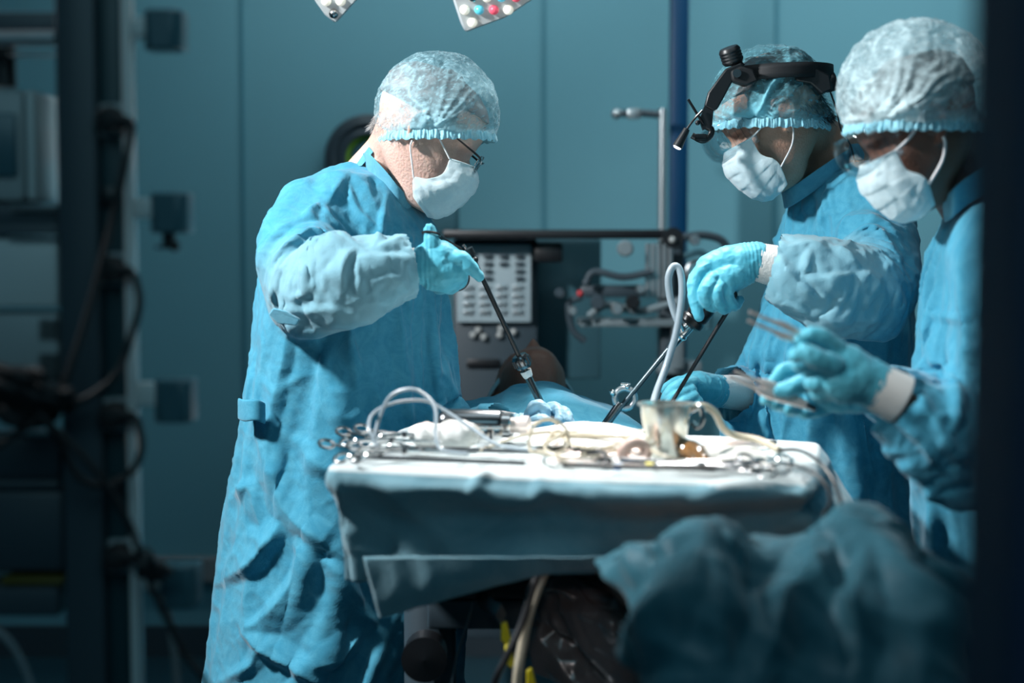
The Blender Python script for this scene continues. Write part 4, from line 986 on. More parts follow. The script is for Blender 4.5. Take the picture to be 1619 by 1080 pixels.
# ================================================================ patient
PY = 3.42
p4 = thing('person', (.15, 2.8, .84), 'patient lying face up with a cap under the blue drape on the operating table', 'person')
hd = W(842, 628, PY)
hm4 = Matrix.Translation(hd) @ Matrix.Rotation(math.radians(4), 4, 'Z') @ Matrix(((0, 1, 0, 0), (.10, 0, .995, 0), (.995, 0, -.10, 0), (0, 0, 0, 1))) @ Matrix.Scale(1.06, 4)
mb = MB(); head_shell(mb, hm4)
mb.limb([hm4 @ Vector((-.01, 0, -.03)), hm4 @ Vector((-.03, 0, -.12)), Vector((.06, 3.1, .90))], [.056, .056, .062], 20)
mb.limb([(.06, 3.12, .91), (.09, 2.9, .86), (.13, 2.65, .86)], [.10, .105, .10], 20)
for s in (-1, 1):
    mb.limb([(.07 + s * .13, 3.1, .91), (.09 + s * .19, 2.85, .87), (.12 + s * .20, 2.6, .87)], [.06, .045, .035], 16)
KN = [W(1110, 872, 1.95), W(1368, 862, 1.95)]
for s, k in zip((-1, 1), KN):
    mb.limb([(.24 + s * .08, 2.62, .88), ((.28 + s * .08 + k.x) / 2, 2.28, .85), (k.x, k.y, k.z - .050), (k.x + s * .02, 1.76, .76), (k.x + s * .02, 1.66, .60)], [.07, .048, .04, .042, .04], 16)
b4 = make_body(p4, mb, M['skin_patient'], .0036)
# patient cap
cc = hm4 @ Vector((-.01, 0, .05)); A = []
n_, m_ = 72, 24
for i in range(m_):
    ph = -.35 + (math.pi / 2 + .35) * i / (m_ - 1)
    A.append([list(hm4 @ Vector((-.028 + .094 * math.cos(ph) * math.cos(t) , .096 * math.cos(ph) * math.sin(t), .045 + .092 * math.sin(ph) - .028 * math.cos(t) * math.cos(ph)))) for t in np.linspace(0, 2 * math.pi, n_, False)])
q = MB(); q.loft(A, cap=False); o = q.build('surgical_cap', M['band'], p4, disp=lambda P, N: P + N * (.004 * creases(P, 16, 5, 5))[:, None], sharp=180)
at = o.data.attributes.new('dens', 'FLOAT', 'POINT'); at.data.foreach_set('value', np.full(len(o.data.vertices), .2, np.float32))
# ================================================================ operating table
t = thing('operating_table', (.1, 2.8, 0), 'dark operating table under the patient with a steel side rail', 'operating table')
MB().box((.12, 3.06, .80), (.5, .98, .06), bev=.015).build('mattress', M['black_matte'], t)
MB().box((.12, 3.07, .745), (.52, .98, .05), bev=.006).build('table_frame', M['darkgrey'], t)
MB().box((.03, 3.5, .86), (.26, .26, .05), bev=.015).build('head_rest', M['black_matte'], t)
a = W(738, 928, 2.75); b = W(792, 972, 2.35)
q = MB(); q.tube([a, b], .016, 4, flat=.5); q.build('side_rail', M['steel_dark'], t, smooth=False)
a = W(680, 1000, 2.7)
MB().lathe([(.045, -.75), (.045, .02), (.04, .03), (0, .03)], (a.x, 2.7, .76), (0, 0, 1)).build('column', M['darkgrey'], t)
MB().lathe([(0, -.03), (.036, -.03), (.038, .03), (0, .034)], W(672, 1036, 2.6), (0, -1, 0), 28).build('locking_knob', M['black'], t)
MB().box((a.x + .12, 2.85, .03), (.6, .8, .06), bev=.02).build('base', M['darkgrey'], t)
MB().box((.2, 2.95, .4), (.2, .3, .7), bev=.02).build('pedestal', M['black_matte'], t)
for (x, y, Y) in [(800, 1005, 2.33), (806, 1040, 2.3), (840, 1078, 2.3)]:
    q = MB(); q.prism([W(x - 8, y - 18, Y), W(x + 1, y - 22, Y), W(x + 9, y + 10, Y), W(x + 2, y + 18, Y), W(x - 8, y + 8, Y)], Vector((0, .01, 0)))
    tag(q.build('clip', M['yellow'], bevel=.002), {1005: 'upper yellow plastic clip below the table rail', 1040: 'yellow plastic clip behind the tan tube', 1078: 'lowest yellow clip at the bottom edge of the picture'}[y], 'clip')
cable('suction_tube', [(868, 890, 2.28), (852, 925, 2.27), (838, 965, 2.26), (828, 1010, 2.26), (818, 1080, 2.26), (815, 1200, 2.3)], .0075, 'cream_tube', 'tan rubber tube hanging down below the tray table', 'tube')
cable('power_cable', [(858, 885, 2.26), (842, 930, 2.25), (825, 985, 2.24), (800, 1040, 2.23), (780, 1085, 2.23), (760, 1180, 2.25)], .0055, 'black', 'thick black cable beside the tan tube under the tray table')
cable('power_cable', [(750, 950, 2.45), (738, 990, 2.44), (722, 1040, 2.44), (712, 1100, 2.44)], .002, 'darkgrey', 'thin dark cable hanging from the operating table rail')

# crumpled black plastic bag catching the added low spot
M['foil'] = mat('glossy_black_plastic', (.10, .085, .085), .25, c2=(.18, .15, .15), nscale=6, coat=.4)
cp = [[(850, 900, 2.5), (900, 902, 2.5), (950, 905, 2.48), (1010, 900, 2.46), (1080, 905, 2.44)], [(835, 925, 2.5), (885, 930, 2.44), (945, 938, 2.42), (1010, 945, 2.4), (1090, 950, 2.38)],
      [(830, 960, 2.52), (880, 955, 2.46), (940, 968, 2.40), (1010, 990, 2.38), (1100, 1000, 2.38)], [(835, 1000, 2.5), (890, 1010, 2.46), (950, 1030, 2.42), (1020, 1050, 2.42), (1100, 1060, 2.4)], [(850, 1060, 2.5), (900, 1090, 2.46), (960, 1120, 2.44), (1020, 1130, 2.42), (1100, 1140, 2.4)]]
def patch(cp, nu=80, nv=60):
    C = np.array([[list(W(*p)) for p in r] for r in cp]); R = np.array([crom(r, nu) for r in C])
    return np.array([crom(R[:, j], nv) for j in range(nu)]).transpose(1, 0, 2)
q = MB(); q.grid(patch(cp))
SF = [([(850, 945), (900, 940), (960, 960), (1000, 985)], 14, 28, -.03), ([(880, 925), (930, 935), (1000, 960)], 12, 24, -.03), ([(860, 985), (880, 1010), (930, 1050)], 10, 20, -.02)]
tag(q.build('plastic_bag', M['foil'], disp=lambda P, N: P + N * (.02 * creases(P, 5, 3, 5, .6) + .006 * creases(P, 14, 4, 4) - strokes(P, -N, SF) - strokes(P, N, SF))[:, None], solid=.0015, subsurf=1, sharp=180), 'crumpled glossy black plastic hanging under the tray table', 'plastic sheet')

# ================================================================ instrument stand
ZT = 1.035
t = thing('instrument_stand', (.1, 2.45, 0), 'instrument stand hidden under the draped tray', 'stand')
FL, FR, BR, BL = G(518, 733, ZT), G(1258, 757, ZT), G(1294, 695, ZT), G(660, 664, ZT)
cx = (FL.x + FR.x) / 2 + .1
MB().prism([v - Vector((0, 0, .022)) + (Vector((cx, 2.5, ZT)) - v) * .06 for v in (FL, FR, BR, BL)], Vector((0, 0, .012))).build('tray_top', M['steel'], t, smooth=False)
MB().tube([(cx + .05, 2.45, ZT - .03), (cx + .05, 2.5, .05)], .016, 12).build('post', M['steel'], t)
MB().box((cx + .05, 2.5, .03), (.5, .4, .04), bev=.01).build('base', M['steel_dark'], t)
# drape over it: cloth rings from the middle of the top out over the edge and down
per = [(FL, W(556, 918, FL.y + .05), 0), (G(700, 742, ZT), W(700, 910, 2.31), 0), (G(900, 750, ZT), W(890, 905, 2.27), 0), (G(1100, 756, ZT), W(1100, 890, 2.23), 0), (FR, W(1292, 872, 2.19), 0),
       (G(1290, 728, ZT), W(1335, 850, 2.25), 0), (BR, W(1378, 832, BR.y - .08), 0), (G(1150, 686, ZT), G(1150, 686, ZT) + Vector((0, .06, -.2)), 0), (G(900, 676, ZT), G(900, 676, ZT) + Vector((0, .06, -.2)), 0),
       (BL, BL + Vector((-.03, .05, -.2)), 0), (G(585, 695, ZT), W(575, 850, 2.5), 0)]
def lin_loop(pts, n):     # evenly spaced, straight between the corners, corners a bit rounded
    P = np.array([list(p) for p in pts]); P = np.vstack([P, P[:1]]); d = np.r_[0, np.cumsum(np.linalg.norm(np.diff(P, axis=0), axis=1))]
    s = np.linspace(0, d[-1], n, False); Q = np.stack([np.interp(s, d, P[:, k]) for k in range(3)], 1)
    return Q, s / d[-1], d / d[-1]
top, s_, dk = lin_loop([p[0] for p in per], 300)
B = np.array([list(p[1]) for p in per]); B = np.vstack([B, B[:1]]); bot = np.stack([np.interp(s_, dk, B[:, k]) for k in range(3)], 1)
for _ in range(3): top = (np.roll(top, 1, 0) + top * 2 + np.roll(top, -1, 0)) / 4
for _ in range(2): bot = (np.roll(bot, 1, 0) + bot * 2 + np.roll(bot, -1, 0)) / 4
ctr = top.mean(0); R = [ctr + (top - ctr) * f for f in (.02, .2, .4, .6, .75, .88, .96, 1.0)]
outv = top - ctr; outv[:, 2] = 0; outv /= np.linalg.norm(outv, axis=1)[:, None]
frontness = np.clip(-outv[:, 1] * 1.6 - .3, 0, 1)[:, None]
for f in np.linspace(.03, 1, 34):
    r = top * (1 - f) + bot * f; bulge = math.exp(-((f - .14) / .10) ** 2) * .014 - .012 * math.exp(-((f - .42) / .14) ** 2)
    fold = .012 * np.sin(s_ * 90 + 4 * np.sin(s_ * 22)) * f ** 1.2
    R.append(r + outv * (bulge * (.4 + frontness) + fold[:, None]) + np.array([0, 0, -.006]))
for r in R[:8]: r[:, 2] = ZT - .004
q = MB(); q.loft([list(r) for r in R], cap=True)
SD = [([(735, 790), (765, 745), (775, 730)], 10, 20, .012), ([(735, 792), (840, 785), (850, 750)], 10, 20, .010), ([(560, 870), (640, 880), (800, 888)], 8, 8, .004), ([(1060, 800), (1160, 770), (1230, 760)], 18, 36, .014),
      ([(900, 770), (980, 790), (1100, 780)], 20, 40, .010), ([(530, 745), (540, 800), (550, 870)], 9, 9, .008), ([(1290, 720), (1300, 790), (1320, 840)], 14, 28, .010), ([(600, 760), (700, 850), (720, 900)], 30, 30, .012), ([(1270, 760), (1275, 820), (1280, 850)], 16, 16, .01)]
o = q.build('tray_drape', M['drape'], None, disp=lambda P, N: P + N * (strokes(P, N, SD) + np.where(P[:, 2] < ZT - .012, 1, .25) * (.006 * creases(P, 6, 8, 5, .6) + .0015 * creases(P, 20, 9, 4)))[:, None], subsurf=1, sharp=180)
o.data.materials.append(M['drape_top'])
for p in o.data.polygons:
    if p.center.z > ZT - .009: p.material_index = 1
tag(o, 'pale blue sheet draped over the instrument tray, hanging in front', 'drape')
# second layer peeping out lower
cp = [[(575, 880, 2.30), (700, 880, 2.26), (860, 880, 2.22), (1000, 880, 2.2)], [(590, 940, 2.31), (700, 925, 2.27), (860, 895, 2.23), (1000, 890, 2.21)], [(600, 977, 2.32), (720, 945, 2.28), (862, 908, 2.24), (1000, 895, 2.22)]]
q = MB(); q.grid(patch(cp, 70, 24)); tag(q.build('under_drape', M['drape'], None, disp=lambda P, N: P + N * (.004 * creases(P, 7, 18, 5, .6))[:, None], solid=.0015, sharp=180), 'lower blue layer hanging below the hem of the tray sheet', 'drape')

# ================================================================ patient drapes (cloth settled over the body)
def settle_sheet(name, corners, nx, ny, colliders, frames, mat_, label, pinf=None, S=(), rough=(.008, .004), grow=-.02, bend=.3, seed=5, holes=None, initz=None):
    A = np.zeros((ny, nx, 3)); c = [np.array(list(p)) for p in corners]
    for j in range(ny):
        v = j / (ny - 1)
        for i in range(nx):
            u = i / (nx - 1); A[j, i] = (c[0] * (1 - u) + c[1] * u) * (1 - v) + (c[3] * (1 - u) + c[2] * u) * v
    if initz is not None: A[..., 2] = initz(A[..., 0], A[..., 1])
    mb = MB(); mb.grid(A); o = mb.build(name, mat_, None, sharp=180)
    for k in colliders:
        k.modifiers.new('col', 'COLLISION'); k.collision.thickness_outer = .008; k.collision.cloth_friction = 20
    m = o.modifiers.new('cloth', 'CLOTH'); s = m.settings; s.quality = 5; s.mass = .3; s.tension_stiffness = 15; s.compression_stiffness = 15; s.shear_stiffness = 5
    s.bending_stiffness = bend; s.air_damping = 1.5; s.shrink_min = grow
    if pinf is not None:
        vg = o.vertex_groups.new(name='pin'); w = pinf(A.reshape(-1, 3)); vg.add(np.nonzero(w > .5)[0].tolist(), 1.0, 'REPLACE'); s.vertex_group_mass = 'pin'
    m.collision_settings.distance_min = .006; m.collision_settings.collision_quality = 3
    m.point_cache.frame_start = 1; m.point_cache.frame_end = frames + 2
    for f in range(1, frames + 1): scene.frame_set(f)
    dg = bpy.context.evaluated_depsgraph_get(); me = bpy.data.meshes.new_from_object(o.evaluated_get(dg), depsgraph=dg)
    o.modifiers.clear(); o.vertex_groups.clear(); o.data = me; scene.frame_set(1)
    for k in colliders: k.modifiers.clear()
    m = o.modifiers.new('u', 'SUBSURF'); m.levels = 1; bake(o)
    displace(o, lambda P, N: P + (N * np.sign(N[:, 2:3] + 1e-6)) * ((strokes(P, N * np.sign(N[:, 2:3] + 1e-6), S) if len(S) else 0) + rough[0] * ridges(P, 4, seed) + rough[1] * ridges(P, 9, seed + 1))[:, None])
    m = o.modifiers.new('t', 'SOLIDIFY'); m.thickness = .0015
    o.data.shade_smooth(); return tag(o, label, 'drape')
fb = MB()
for s, k in zip((-1, 1), KN):
    fb.limb([(.14 + s * .08, 2.40, .84), (k.x, 2.15, .86), (k.x, k.y, k.z - .010), (k.x + s * .02, 1.72, .80), (k.x + s * .02, 1.62, .62)], [.05, .05, .034, .05, .045], 16)
form = fb.build('form', None, None, remesh=.015)
tb = MB().box((.4, 2.2, .3), (1.2, .3, .6)).build('form', None)
def leg_z(x, y):
    z = .895 - .14 * np.clip((1.95 - y) / .8, 0, 1)
    for k in KN: z = np.maximum(z, k.z + .012 - .55 * np.maximum(0, np.hypot((x - k.x), (y - k.y) * .7) - .03))
    return np.maximum(z, .62)
def leg_pin(P):
    w = np.zeros(len(P))
    for k in KN: w = np.maximum(w, (np.hypot(P[:, 0] - k.x, P[:, 1] - k.y) < .014).astype(float))
    return np.maximum(w, (P[:, 1] > 2.05).astype(float))
SL = [([(1112, 858), (1098, 940), (1050, 1010), (985, 1090)], 40, 55, .035), ([(1114, 858), (1130, 950), (1128, 1040)], 45, 30, .025), ([(1366, 848), (1250, 950), (1180, 1090)], 60, 50, .030), ([(1374, 850), (1366, 960), (1360, 1090)], 40, 40, .022),
      ([(1380, 850), (1450, 940), (1530, 1040)], 40, 50, .025), ([(972, 908), (1040, 884), (1105, 858)], 20, 40, .02), ([(1140, 880), (1200, 925), (1270, 905), (1340, 860)], 30, 40, -.02), ([(1180, 1000), (1240, 960), (1300, 1010)], 40, 40, .02)]
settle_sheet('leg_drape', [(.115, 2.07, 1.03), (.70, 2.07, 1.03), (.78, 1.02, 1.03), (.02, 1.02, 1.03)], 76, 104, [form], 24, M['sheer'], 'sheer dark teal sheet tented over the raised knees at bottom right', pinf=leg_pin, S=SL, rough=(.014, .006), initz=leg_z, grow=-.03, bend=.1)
for k in (form, tb):
    me = k.data; bpy.data.objects.remove(k); bpy.data.meshes.remove(me)
fb = MB(); fb.limb([(.05, 3.20, .985), (.07, 3.08, .965), (.10, 2.93, .90), (.13, 2.6, .88)], [.075, .095, .10, .09], 20)
for s in (-1, 1): fb.limb([(.05 + s * .12, 3.15, .96), (.09 + s * .16, 2.85, .91)], [.065, .055], 16)
fb.box((.12, 2.9, .80), (.52, 1.3, .06))
form = fb.build('form', None, None, remesh=.015)
settle_sheet('body_drape', [(-.38, 3.27, 1.11), (.62, 3.27, 1.11), (.66, 2.72, 1.09), (-.34, 2.72, 1.09)], 80, 46, [form], 16, M['gown'], 'blue sheet covering the chest of the patient behind the tray', grow=-.05)
me = form.data; bpy.data.objects.remove(form); bpy.data.meshes.remove(me)

# ================================================================ surgical instruments held over the patient
def shaft(mb, a, b, r, seg=12): return mb.tube([a, b], r, seg)
ins = thing('grasper', tuple(W(745, 402, 2.87)), 'long black instrument held by the left surgeon, passing through the ribbed trocar', 'surgical instrument')
A0, A1 = W(743, 398, 2.87), W(826, 574, 2.91); A2 = W(868, 664, 2.925)
MB().tube([A0, A2], .0045, 12).build('shaft', M['black'], ins)
MB().lathe([(0, 0), (.009, 0), (.009, .014), (0, .014)], W(745, 404, 2.865), (A0 - A1).normalized(), 16).ball(W(751, 411, 2.86), .006).build('rotation_knob', M['black'], ins)
MB().ring(W(682, 370, 2.81), .0155, .0022, (.15, .25, 1), 32).build('thumb_ring', M['black'], ins)
MB().tube(crom([W(690, 370, 2.825), W(712, 385, 2.85), W(742, 402, 2.87)], 12), .004, 8).build('handle', M['black'], ins)
MB().ring(W(722, 440, 2.86), .020, .004, (0, 1, 0), 28).tube([W(730, 425, 2.86), W(744, 404, 2.87)], .004, 8).build('finger_ring', M['black'], ins)
MB().tube([W(733, 388, 2.86), W(736, 392, 2.865)], .003, 8).build('electrode_pin', M['steel'], ins)
ax = (A2 - A1).normalized()
tr = thing('trocar', tuple(W(828, 578, 2.97)), 'dark ribbed trocar with white neck, left port in the patient', 'trocar')
MB().lathe([(.004, -.016), (.013, -.016), (.0165, -.010), (.0165, .004), (.013, .010), (.006, .012)], W(826, 574, 2.91), ax, 28).build('housing', M['steel_dark'], tr)
mb = MB()
for k in range(12):
    an = k * math.pi / 6; qv = ax.orthogonal().normalized(); qv.rotate(Matrix.Rotation(an, 3, ax)); c_ = W(826, 574, 2.91) + qv * .0165; mb.tube([c_ - ax * .010, c_ + ax * .004], .0018, 6)
mb.build('grip_ribs', M['black'], tr)
MB().lathe([(.008, 0), (.011, 0), (.009, .012), (.0075, .014), (.0075, .006)], W(828, 580, 2.912) + ax * .008, ax, 24).build('neck', M['cuff'], tr)
MB().tube([W(832, 590, 2.915), A2], .0072, 16).build('sleeve', M['tealshell'], tr)
# camera scope
L0, L1, L2 = W(1112, 488, 2.90), W(988, 632, 2.92), W(962, 668, 2.92); ax = (L1 - L0).normalized()
sc_ = thing('endoscope', tuple(L0), 'steel endoscope with black camera head held by the headlamp surgeon', 'endoscope')
MB().lathe([(0, -.012), (.018, -.012), (.021, -.006), (.022, .0), (.022, .018), (.020, .022), (.023, .026), (.023, .036), (.018, .040), (0, .040)], L0, ax, 32).build('camera_head', M['black'], sc_)
MB().lathe([(0, .040), (.011, .040), (.012, .044), (.012, .060), (.0135, .062), (.0135, .066), (.010, .070), (.009, .085), (.006, .098), (0, .098)], L0, ax, 24).build('coupler', M['steel'], sc_)
MB().tube([L0 + ax * .09, L2], .0050, 14).build('shaft', mat('scope_shaft', (.10, .14, .16), .35, .8), sc_)
c_ = L0 + ax * .052
MB().tube([c_, W(1074, 512, 2.87)], .0045, 10).lathe([(0, 0), (.006, 0), (.006, .016), (.0045, .018), (.0045, .03), (0, .03)], W(1078, 524, 2.875), (W(1066, 494, 2.87) - W(1078, 524, 2.875)).normalized(), 16).build('light_post', M['steel'], sc_)
cable('light_guide', [(1073, 512, 2.872), (1064, 488, 2.87), (1058, 462, 2.87), (1057, 438, 2.87), (1064, 422, 2.87), (1073, 424, 2.87), (1078, 445, 2.865), (1077, 480, 2.86), (1068, 530, 2.855), (1053, 580, 2.85), (1038, 620, 2.83), (1028, 655, 2.80)], .0066, 'grey_tube', 'thick grey light cable arching in a loop above the metal cup', 'cable', n=90, seg=14)
tr = thing('trocar', tuple(W(988, 630, 2.92)), 'round trocar with pale ring and small tap, right port in the patient', 'trocar')
c_ = W(988, 630, 2.92)
MB().ring(c_, .0185, .0060, (ax * .25 + Vector((0, -1.1, .25))).normalized(), 36, 12).build('seal_ring', M['alu'], tr)
MB().ring(c_ + Vector((0, .009, -.001)), .0195, .0055, (ax * .25 + Vector((0, -1.1, .25))).normalized(), 32, 10).build('housing', M['tealshell'], tr)
MB().tube([c_ + ax * .012, L2 + ax * .02], .0085, 14).build('sleeve', M['steel_dark'], tr)
MB().tube([W(971, 625, 2.91), W(966, 617, 2.905)], .004, 8).ball(W(969, 621, 2.905), .0055).ball(W(992, 611, 2.90), .0055).box(W(989, 607, 2.90), (.018, .005, .005), bev=.001).build('tap', M['steel'], tr)
hk = thing('grasper', tuple(W(1160, 465, 2.86)), 'thin black angled instrument held under the curled fingers, pointing into the cup area', 'surgical instrument')
MB().tube(crom([W(1146, 463, 2.90), W(1158, 461, 2.875), (W(1160, 470, 2.87)), W(1150, 492, 2.87), W(1128, 528, 2.87), W(1060, 640, 2.86)], 50), [.006, .0052, .0046, .004, .0036], 10).build('shaft', M['black'], hk)
MB().limb([W(1148, 462, 2.885), W(1160, 466, 2.875)], [.008, .0075], 10).build('handle', M['black_matte'], hk)

def forceps(label, tipA, tipB, end, w0=.0022, w1=.0050, m_='steel_warm_lit', bow=.004):
    f = thing('forceps', tuple(end), label, 'forceps')
    for tip, s in ((tipA, 1), (tipB, -1)):
        mid = (tip + end) / 2 + Vector((0, 0, s * bow)); MB().tube(crom([tip, (tip * .7 + end * .3) + Vector((0, 0, s * bow * .5)), mid, end], 30), [w0, w0 * 1.2, w1, w1 * .8], 8, flat=.45, ref=(0, 0, 1)).build('blade', M[m_], f)
    MB().limb([end, end + (end - (tipA + tipB) / 2).normalized() * .012], [w1 * .7, w1 * .6], 10).build('heel', M['steel_dark'], f)
forceps('upper pair of tweezer forceps pinched between thumb and finger of the nurse', W(1185, 493, 2.19), W(1183, 507, 2.19), W(1302, 549, 2.225))
forceps('lower pair of dark forceps lying in the rear hand of the nurse', W(1161, 587, 2.30), W(1153, 595, 2.30), W(1276, 641, 2.315), w1=.0075)

# ================================================================ things on the tray
def on(px, py, dz=0): return G(px, py, ZT) + Vector((0, 0, dz))
c0 = on(1052, 724)
cup = thing('cup', tuple(c0), 'shiny metal beaker standing at the right middle of the tray', 'cup')
MB().lathe([(.0, .001), (.0265, .001), (.0275, .004), (.0375, .072), (.0385, .080), (.0435, .081), (.0435, .0835), (.0375, .0835), (.0362, .075), (.026, .006), (0, .005)], c0, (0, 0, 1), 56).build('vessel', mat('bright_steel', (.86, .85, .76), .2, .85), cup)
h0 = c0 + Vector((.040, 0, .074)); MB().tube(crom([h0 + Vector((-.002, 0, -.002)), h0 + Vector((.012, -.004, .004)), h0 + Vector((.016, -.005, -.012)), h0 + Vector((.008, -.005, -.026)), h0 + Vector((-.001, -.005, -.018))], 20), .0042, 10, flat=.6).build('hook_handle', M['steel'], cup)

bt = thing('handpiece', tuple(on(700, 690)), 'fat polished metal cylinder with ring collar lying at the back left of the tray', 'handpiece')
a, b = on(698, 694, .026), on(800, 697, .026); ax = (b - a).normalized()
MB().lathe([(0, 0), (.020, .0), (.024, .006), (.0245, .012), (.0245, .100), (.022, .104), (0, .104)], a, ax, 40).build('barrel', M['steel_dark'], bt)
MB().lathe([(0, .104), (.019, .104), (.021, .106), (.021, .119), (.019, .121), (0, .121)], a, ax, 36).build('collar_ring', M['steel'], bt)
MB().lathe([(0, .121), (.013, .121), (.013, .134), (.016, .135), (.016, .148), (.012, .150), (0, .150)], a, ax, 30).build('neck', M['steel_warm_lit'], bt)
for (x, y) in ((766, 702), (786, 702)):
    q = MB(); q.box(on(x, y, .013), (.017, .016, .024), bev=.002).box(on(x, y, .027), (.021, .014, .004), bev=.001); tag(q.build('clamp_block', M['steel']), 'small metal block %s under the polished cylinder' % ('on the left' if x == 766 else 'on the right'), 'metal block')
M['gauze'] = mat('gauze', (.78, .77, .74), .9, c2=(.62, .52, .40), nscale=22, lo=.5, hi=.75, bump=.3, bscale=300)
for (x, y, r, lab) in [(678, 708, (.034, .022, .021), 'white gauze ball at the left, under the looping grey tube'), (724, 710, (.036, .024, .024), 'cream-stained gauze ball at the right, in front of the cylinder')]:
    q = MB(); q.ball(on(x, y, r[2] * .95), r, 40); tag(q.build('gauze_ball', M['gauze'], disp=lambda P, N: P + N * (.004 * creases(P, 26, 3, 5, .5) + .002 * waves(P, 40, 2))[:, None], subsurf=1, sharp=180), lab, 'gauze')
cable('irrigation_tube', [(597, 706, 2.36), (583, 676, 2.38), (592, 652, 2.42), (628, 636, 2.45), (672, 634, 2.48), (705, 650, 2.48), (750, 680, 2.45), (790, 704, 2.41), (850, 712, 2.36)], .0026, 'grey_tube', 'grey tube looping low at the left, crossing over the cylinder', 'tube', 'grey tubes looping over the left of the tray')
cable('irrigation_tube', [(590, 700, 2.4), (600, 660, 2.42), (618, 626, 2.42), (650, 615, 2.41), (676, 628, 2.40), (689, 650, 2.38), (689, 690, 2.34), (700, 712, 2.32), (740, 718, 2.30)], .0028, 'grey_tube', 'grey tube arching highest over the left of the tray', 'tube', 'grey tubes looping over the left of the tray')

def ring_clamp(name, tip, joint, h1, h2, label, m_='steel', rr=.0115):
    c = thing(name, tuple(joint), label, 'surgical clamp')
    for s, h in ((1, h1), (-1, h2)):
        mb = MB(); d = (h - joint).normalized(); off = Vector((-d.y, d.x, 0)) * .003 * s
        mb.tube(crom([tip + off * .1, (tip + joint) / 2 - off * .5, joint + off * .2, (joint + h) / 2 + off, h - d * rr], 24), [.0012, .0024, .0034, .0026, .0024], 8)
        mb.ring(h, rr, .0026, (s * .25, -.45, 1), 28, 8); mb.build('arm', M[m_], c)
    MB().lathe([(0, -.004), (.005, -.004), (.005, .004), (0, .004)], joint, (0, 0, 1), 16).build('pivot', M['steel_dark'], c)
cl = [((700, 722), (610, 722), (516, 714), (540, 730), 'foremost of the left ring-handled clamps, rings jutting over the edge'), ((720, 728), (640, 726), (560, 722), (566, 734), 'long clamp lying along the front left edge of the tray'),
      ((690, 714), (620, 714), (543, 704), (550, 714), 'middle clamp of the pile of rings at the left corner'), ((700, 708), (640, 710), (572, 704), (590, 712), 'clamp nearest the grey tubes in the left pile'), ((730, 720), (660, 718), (595, 700), (604, 712), 'rearmost clamp, its rings just behind the left pile')]
for k, (tp, jt, r1, r2, lab) in enumerate(cl):
    z = .006 + .005 * (k % 4); ring_clamp('ring_clamp', on(*tp, z), on(*jt, z + .002), on(*r1, z + .006), on(*r2, z), lab)
cr = [((1050, 742), (1130, 746), (1205, 742), (1212, 754), 'right front clamp with rings left of the black cords'), ((1080, 738), (1160, 742), (1240, 740), (1236, 753), 'outermost right clamp with rings at the tray corner'), ((1040, 748), (1110, 750), (1180, 744), (1190, 754), 'lowest right clamp along the front edge of the tray')]
for k, (tp, jt, r1, r2, lab) in enumerate(cr):
    z = .005 + .004 * k; ring_clamp('ring_clamp', on(*tp, z), on(*jt, z), on(*r1, z + .004), on(*r2, z), lab, 'steel_dark' if k == 2 else 'steel')
# long dark instruments along the front edge
for k, (a, b, m_, lab) in enumerate([((560, 728), (830, 738), 'steel_dark', 'long thin steel rod along the left front of the tray'), ((640, 716), (850, 722), 'steel_dark', 'dark steel rod behind the gauze, left half of the tray'), ((890, 746), (1130, 752), 'black', 'long black instrument shaft in front of the beaker'), ((980, 740), (1180, 750), 'steel_dark', 'dark shaft running right from beneath the beaker')]):
    tag(MB().tube([on(*a, .006 + .002 * k), on(*b, .005 + .002 * k)], .0035, 10).build('instrument_rod', M[m_]), lab, 'surgical instrument')
M['amber'] = mat('amber_gloss', (.10, .06, .03), .15, c2=(.35, .16, .05), nscale=30, coat=.6)
q = MB(); q.limb([on(1082, 726, .016), on(1100, 730, .014), on(1116, 738, .008)], [.016, .015, .007], 14); tag(q.build('suction_tip', M['amber'], disp=lambda P, N: P + N * (.003 * creases(P, 40, 6, 4))[:, None], subsurf=1, sharp=180), 'glossy brown-amber lump right beside the foot of the beaker', 'instrument')
M['pink'] = mat('pinkish_rubber', (.72, .50, .42), .45)
q = MB(); cpt = on(1003, 732, .016)
q.tube([cpt + Vector((.018 * math.cos(t_), .004 * math.sin(t_ * 2), .0135 * math.sin(t_))) for t_ in np.linspace(0, 2 * math.pi, 30, False)], .0085, 12, closed=True); tag(q.build('rubber_coil', M['pink']), 'pinkish rubber ring coil just left of the beaker', 'rubber coil')
q = MB(); q.limb([on(925, 722, .009), on(945, 730, .010), on(962, 738, .007)], [.009, .010, .006], 12); tag(q.build('clip_applier', M['black'], disp=lambda P, N: P + N * (.002 * creases(P, 60, 6, 4))[:, None]), 'small black knobbly instrument left of the rubber coil', 'instrument')
for (x, y, m_, lab) in [(976, 745, None, 'small blue cap at the front edge of the tray'), (1027, 743, 'yellow', 'small yellow cap at the front edge near the beaker')]:
    mm = M[m_] if m_ else mat('blue_cap', (.05, .22, .55), .4)
    tag(MB().lathe([(0, -.006), (.005, -.006), (.0055, .005), (0, .006)], on(x, y, .006), (1, 0, 0), 18).build('tube_cap', mm), lab, 'cap')
forceps('copper-lit flat forceps lying flat at the right of the tray', on(1108, 712, .006), on(1112, 717, .006), on(1216, 706, .006), w0=.002, w1=.006, bow=.001)
M['towel'] = mat('white_towel', (.62, .61, .57), .9, bump=.2, bscale=200)
cpw = [[on(x, y, z) for x, y, z in r] for r in [[(838, 684, .004), (900, 682, .012), (960, 684, .014), (1015, 688, .006)], [(836, 696, .006), (900, 694, .022), (960, 696, .020), (1020, 700, .008)], [(834, 710, .004), (900, 712, .006), (960, 714, .006), (1024, 716, .003)]]]
R_ = np.array([crom(r, 50) for r in cpw]); R_ = np.array([crom(R_[:, j], 24) for j in range(50)]).transpose(1, 0, 2)
